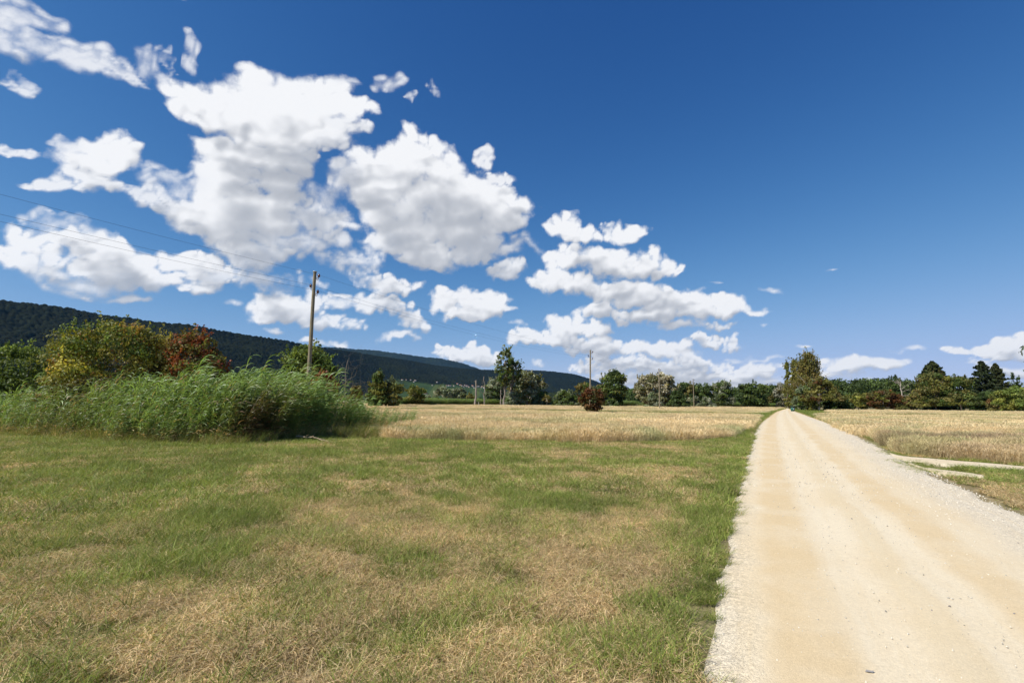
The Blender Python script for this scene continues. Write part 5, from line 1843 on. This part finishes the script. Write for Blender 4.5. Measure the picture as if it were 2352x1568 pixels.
# the pole outside the picture that carries the near end of the wires
hp = bpy.data.objects.new("utility_pole", None)
root_col.objects.link(hp)
hp.location = hidden
hp["label"] = "weathered pole behind the viewer carrying the near end of the wires"
hp["category"] = "utility pole"
hp["group"] = "poles of the overhead line"
add("post", post_me, hp)
for s, z in INS:
    i = add("insulator", ins_me, hp, loc=tuple(PERP[:2] * s) + (POLE_H + z,))
    i.rotation_euler = (0, 0, math.atan2(PERP[1], PERP[0]))
    add("hook", hook_me[1 if s > 0 else -1], i)

# ------------------------------------------------------------------ waste bin by the road
MAT_TEAL = plain_mat("bin_green", (.018, .095, .075), .5, .35)
MAT_DARKHOLE = plain_mat("bin_opening", (.01, .012, .012), .8, .1)
MAT_TAG = plain_mat("bin_notice", (.62, .65, .66), .5, .3)
bn = bpy.data.objects.new("waste_bin", None)
root_col.objects.link(bn)
BD = 113.0
bn.location = (base_x(1821, BD), BD, 0)
bn.rotation_euler = (0, 0, math.radians(18))
bn["label"] = "teal roadside waste bin with a sloping lid"
bn["category"] = "bin"
body_v, body_q = box(-.34, .34, -.30, .30, .08, .92)
body_v[:, :2] *= np.where(body_v[:, 2:3] < .5, .86, 1.0)
add("body", make_mesh("body", body_v, body_q, MAT_TEAL), bn)
lid_v = np.array([[-.38, -.36, .98], [.40, -.36, 1.06], [.40, .34, 1.06], [-.38, .34, .98], [-.38, -.36, 1.28], [.40, -.36, 1.10], [.40, .34, 1.10], [-.38, .34, 1.28]])
lid_v[[4, 7], 2] = 1.30
lid_v[[0, 3], 2] = 1.24
lid = add("lid", make_mesh("lid", lid_v, np.array([[0, 3, 2, 1], [4, 5, 6, 7], [0, 1, 5, 4], [1, 2, 6, 5], [2, 3, 7, 6], [3, 0, 4, 7]]), MAT_TEAL), bn)
add("opening", make_mesh("opening", *box(-.30, .28, -.32, .26, .92, 1.06), MAT_DARKHOLE), bn)
add("notice", make_mesh("notice", *box(-.12, .16, -.332, -.318, .45, .72), MAT_TAG), bn)
for sx in (-1, 1):
    add("leg", make_mesh("leg", *box(sx * .22 - .03, sx * .22 + .03, -.03, .03, 0, .09), MAT_IRON), bn)

# ------------------------------------------------------------------ fallen branch at the foot of the reeds
MAT_DRIFT = wood_mat("bark_drift", (.34, .26, .17), (.52, .42, .30))
rs = np.random.RandomState(77)
fb = bpy.data.objects.new("fallen_branch", None)
root_col.objects.link(fb)
A, B = gnd(680, 1013), gnd(792, 1020)
fb.location = (A[0], A[1], 0)
fb["label"] = "bleached dead branch lying in the grass at the foot of the reeds"
fb["category"] = "branch"
L = B - A
t = np.linspace(0, 1, 10)
main = np.column_stack([L[0] * t, L[1] * t, .20 - .15 * t + .03 * np.sin(t * 6)]) + np.r_[np.zeros((1, 3)), rs.normal(size=(9, 3)) * .015]
add("limb", make_mesh("limb", *tube(main, .026 - .015 * t, 7), MAT_DRIFT, smooth=True), fb)
for k in range(6):
    s = rs.uniform(.15, .9)
    a = np.array([np.interp(s, t, main[:, i]) for i in range(3)])
    b = a + np.array([rs.uniform(.15, .7), rs.uniform(-.7, .2), rs.uniform(-.12, .16)])
    b[2] = max(b[2], .03)
    add("twig", make_mesh("twig", *limb(rs, a, b, .011, .004, wob=.04), MAT_DRIFT, smooth=True), fb)

# ------------------------------------------------------------------ stake in the meadow
st_ = bpy.data.objects.new("wooden_stake", make_mesh("wooden_stake", *tube(np.array([[0, 0, 0], [.01, 0, .7], [.015, 0, 1.35], [.015, 0, 1.42]]), [.06, .06, .055, .02], 7), MAT_BARK_PALE, smooth=True))
root_col.objects.link(st_)
st_.location = (base_x(1099, 118), 118, 0)
st_["label"] = "short wooden stake in the golden meadow below the dead trunks"
st_["category"] = "stake"

# ------------------------------------------------------------------ houses of the village on the far slope
MAT_PLASTER = plain_mat("plaster_white", (.52, .50, .46), .9, .1)
MAT_PLASTER_B = plain_mat("plaster_ochre", (.60, .47, .33), .9, .1)
MAT_TILE = plain_mat("tile_brown", (.16, .085, .055), .9, .1)
MAT_TILE_R = plain_mat("tile_red", (.30, .11, .07), .9, .1)
MAT_PANE = plain_mat("pane_dark", (.03, .035, .045), .2, .5)
HILL = bpy.data.objects["hill"]
bpy.context.view_layer.update()
hv = np.empty(len(HILL.data.vertices) * 3, np.float32)
HILL.data.vertices.foreach_get("co", hv)
hv = hv.reshape(-1, 3)
hpx, hpy = proj(hv)


def on_hill(px, py):
    m = (np.abs(hpx - px) < 2.0)
    c = np.where(m)[0]
    i = c[np.argmin(np.abs(hpy[c] - py))]
    return hv[i]


def house(px, py, w, d, hgt, roof, wallm, roofm, label, rot, group=None, windows=0):
    p = on_hill(px, py)
    root = bpy.data.objects.new("house", None)
    root_col.objects.link(root)
    root.location = (float(p[0]), float(p[1]), float(p[2]) - 2.0)
    root.rotation_euler = (0, 0, rot)
    root["label"] = label
    root["category"] = "house"
    if group:
        root["group"] = group
    hgt += 2.0
    add("wall", make_mesh("wall", *box(-w / 2, w / 2, -d / 2, d / 2, 0, hgt), wallm), root)
    e = .6
    rv = np.array([[-w / 2 - e, -d / 2 - e, hgt - .2], [w / 2 + e, -d / 2 - e, hgt - .2], [w / 2 + e, d / 2 + e, hgt - .2], [-w / 2 - e, d / 2 + e, hgt - .2], [-w / 2 - e, 0, hgt + roof], [w / 2 + e, 0, hgt + roof]])
    add("roof", make_mesh("roof", rv, np.array([[0, 1, 5, 4], [2, 3, 4, 5], [0, 3, 2, 1]]), roofm, tris=np.array([[0, 4, 3], [1, 2, 5]])), root)
    for i in range(windows):
        x = (i + .5) / windows * w - w / 2
        add("window", make_mesh("window", *box(x - .7, x + .7, -d / 2 - .08, -d / 2 + .1, hgt * .5, hgt * .5 + 1.6), MAT_PANE), root)


house(971.8, 901, 10, 9, 8.5, 3, MAT_PLASTER, MAT_TILE, "lone white house in the vineyard above the farm roof", .2, windows=2)
house(976, 905, 24, 10, 3.0, 4.5, MAT_PLASTER_B, MAT_TILE, "long low dark-roofed farm building below the lone white house", .05, windows=4)
house(1050.5, 884, 15, 12, 9, 4, MAT_PLASTER, MAT_TILE_R, "largest pale red-roofed house at the upper end of the village", -.5, windows=3)
house(992.5, 885.5, 8, 7, 5, 2.5, MAT_PLASTER, MAT_TILE, "single white house between vineyard and wood, left of the village", .1)
vil = [(1027, 887), (1032, 887), (1036, 886.5), (1041, 887), (1057, 885), (1062, 887), (1065, 889), (1069, 885), (1070, 888), (1073, 886), (1076, 888), (1079, 890), (1083, 886), (1086, 888), (1088, 891), (1092, 887), (1096, 889), (1100, 888), (1104, 890), (1108, 889), (1111, 891), (1116, 891), (1121, 892)]
rs = np.random.RandomState(88)
for (a, b) in vil:
    house(a, b, rs.uniform(9, 15), rs.uniform(8, 11), rs.uniform(4.5, 7.5), rs.uniform(2.5, 4), MAT_PLASTER if rs.rand() < .8 else MAT_PLASTER_B, MAT_TILE if rs.rand() < .75 else MAT_TILE_R,
          "small white house in the cluster of the distant hillside village", rs.uniform(-.7, .7), "houses of the distant village", windows=2)
up = [(922, 873), (934, 872.5), (944, 873), (955, 874), (953, 877.5), (1003, 878.5), (1015, 879.5)]
for (a, b) in up:
    house(a, b, rs.uniform(8, 14), 8, rs.uniform(3.5, 5.5), 2.5, MAT_PLASTER, MAT_TILE, "tiny pale house strung along the upper edge of the vineyard", rs.uniform(-.4, .4), "houses along the vineyard edge")

# ------------------------------------------------------------------ small litter
lit = bpy.data.objects.new("litter_wrapper", make_mesh("litter_wrapper", np.array([[-.16, -.05, .02], [0, -.07, .05], [.17, -.04, .02], [-.15, .05, .03], [.01, .06, .08], [.16, .05, .03]]), np.array([[0, 1, 4, 3], [1, 2, 5, 4]]), plain_mat("blue_foil", (.05, .14, .42), .3, .5)))
root_col.objects.link(lit)
g = gnd(2310, 1061)
lit.location = (g[0], g[1], .03)
lit["label"] = "crumpled blue wrapper lying in the dry grass beside the field track"
lit["category"] = "litter"
lf = bpy.data.objects.new("fallen_leaf", make_mesh("fallen_leaf", np.array([[-.026, 0, .004], [-.01, .011, .010], [.018, .009, .005], [.03, 0, .010], [.012, -.011, .004], [-.012, -.009, .008]]), None, plain_mat("dark_leaf", (.30, .28, .26), .7, .2), tris=np.array([[0, 4, 1], [0, 5, 4], [1, 4, 2], [2, 4, 3]])))
root_col.objects.link(lf)
g = gnd(1998, 1557)
lf.location = (g[0], g[1], .034)
lf["label"] = "small dark grey leaf lying on the pale road near the picture corner"
lf["category"] = "leaf"

# ------------------------------------------------------------------ haze: thin blue air between here and the far ridges
hm = bpy.data.materials.new("haze_air")
hm.use_nodes = True
hn = hm.node_tree
hn.nodes.clear()
pv = hn.nodes.new("ShaderNodeVolumePrincipled")
pv.inputs["Color"].default_value = (.16, .50, 1.0, 1)
pv.inputs["Density"].default_value = 1.6e-5
pv.inputs["Anisotropy"].default_value = 0.2
ho = hn.nodes.new("ShaderNodeOutputMaterial")
hn.links.new(pv.outputs[0], ho.inputs["Volume"])
hb = add("haze", make_mesh("haze", *box(-11000, 11000, -3000, 10800, -6, 1150), hm), kind="stuff", label="thin bluish haze over the plain")
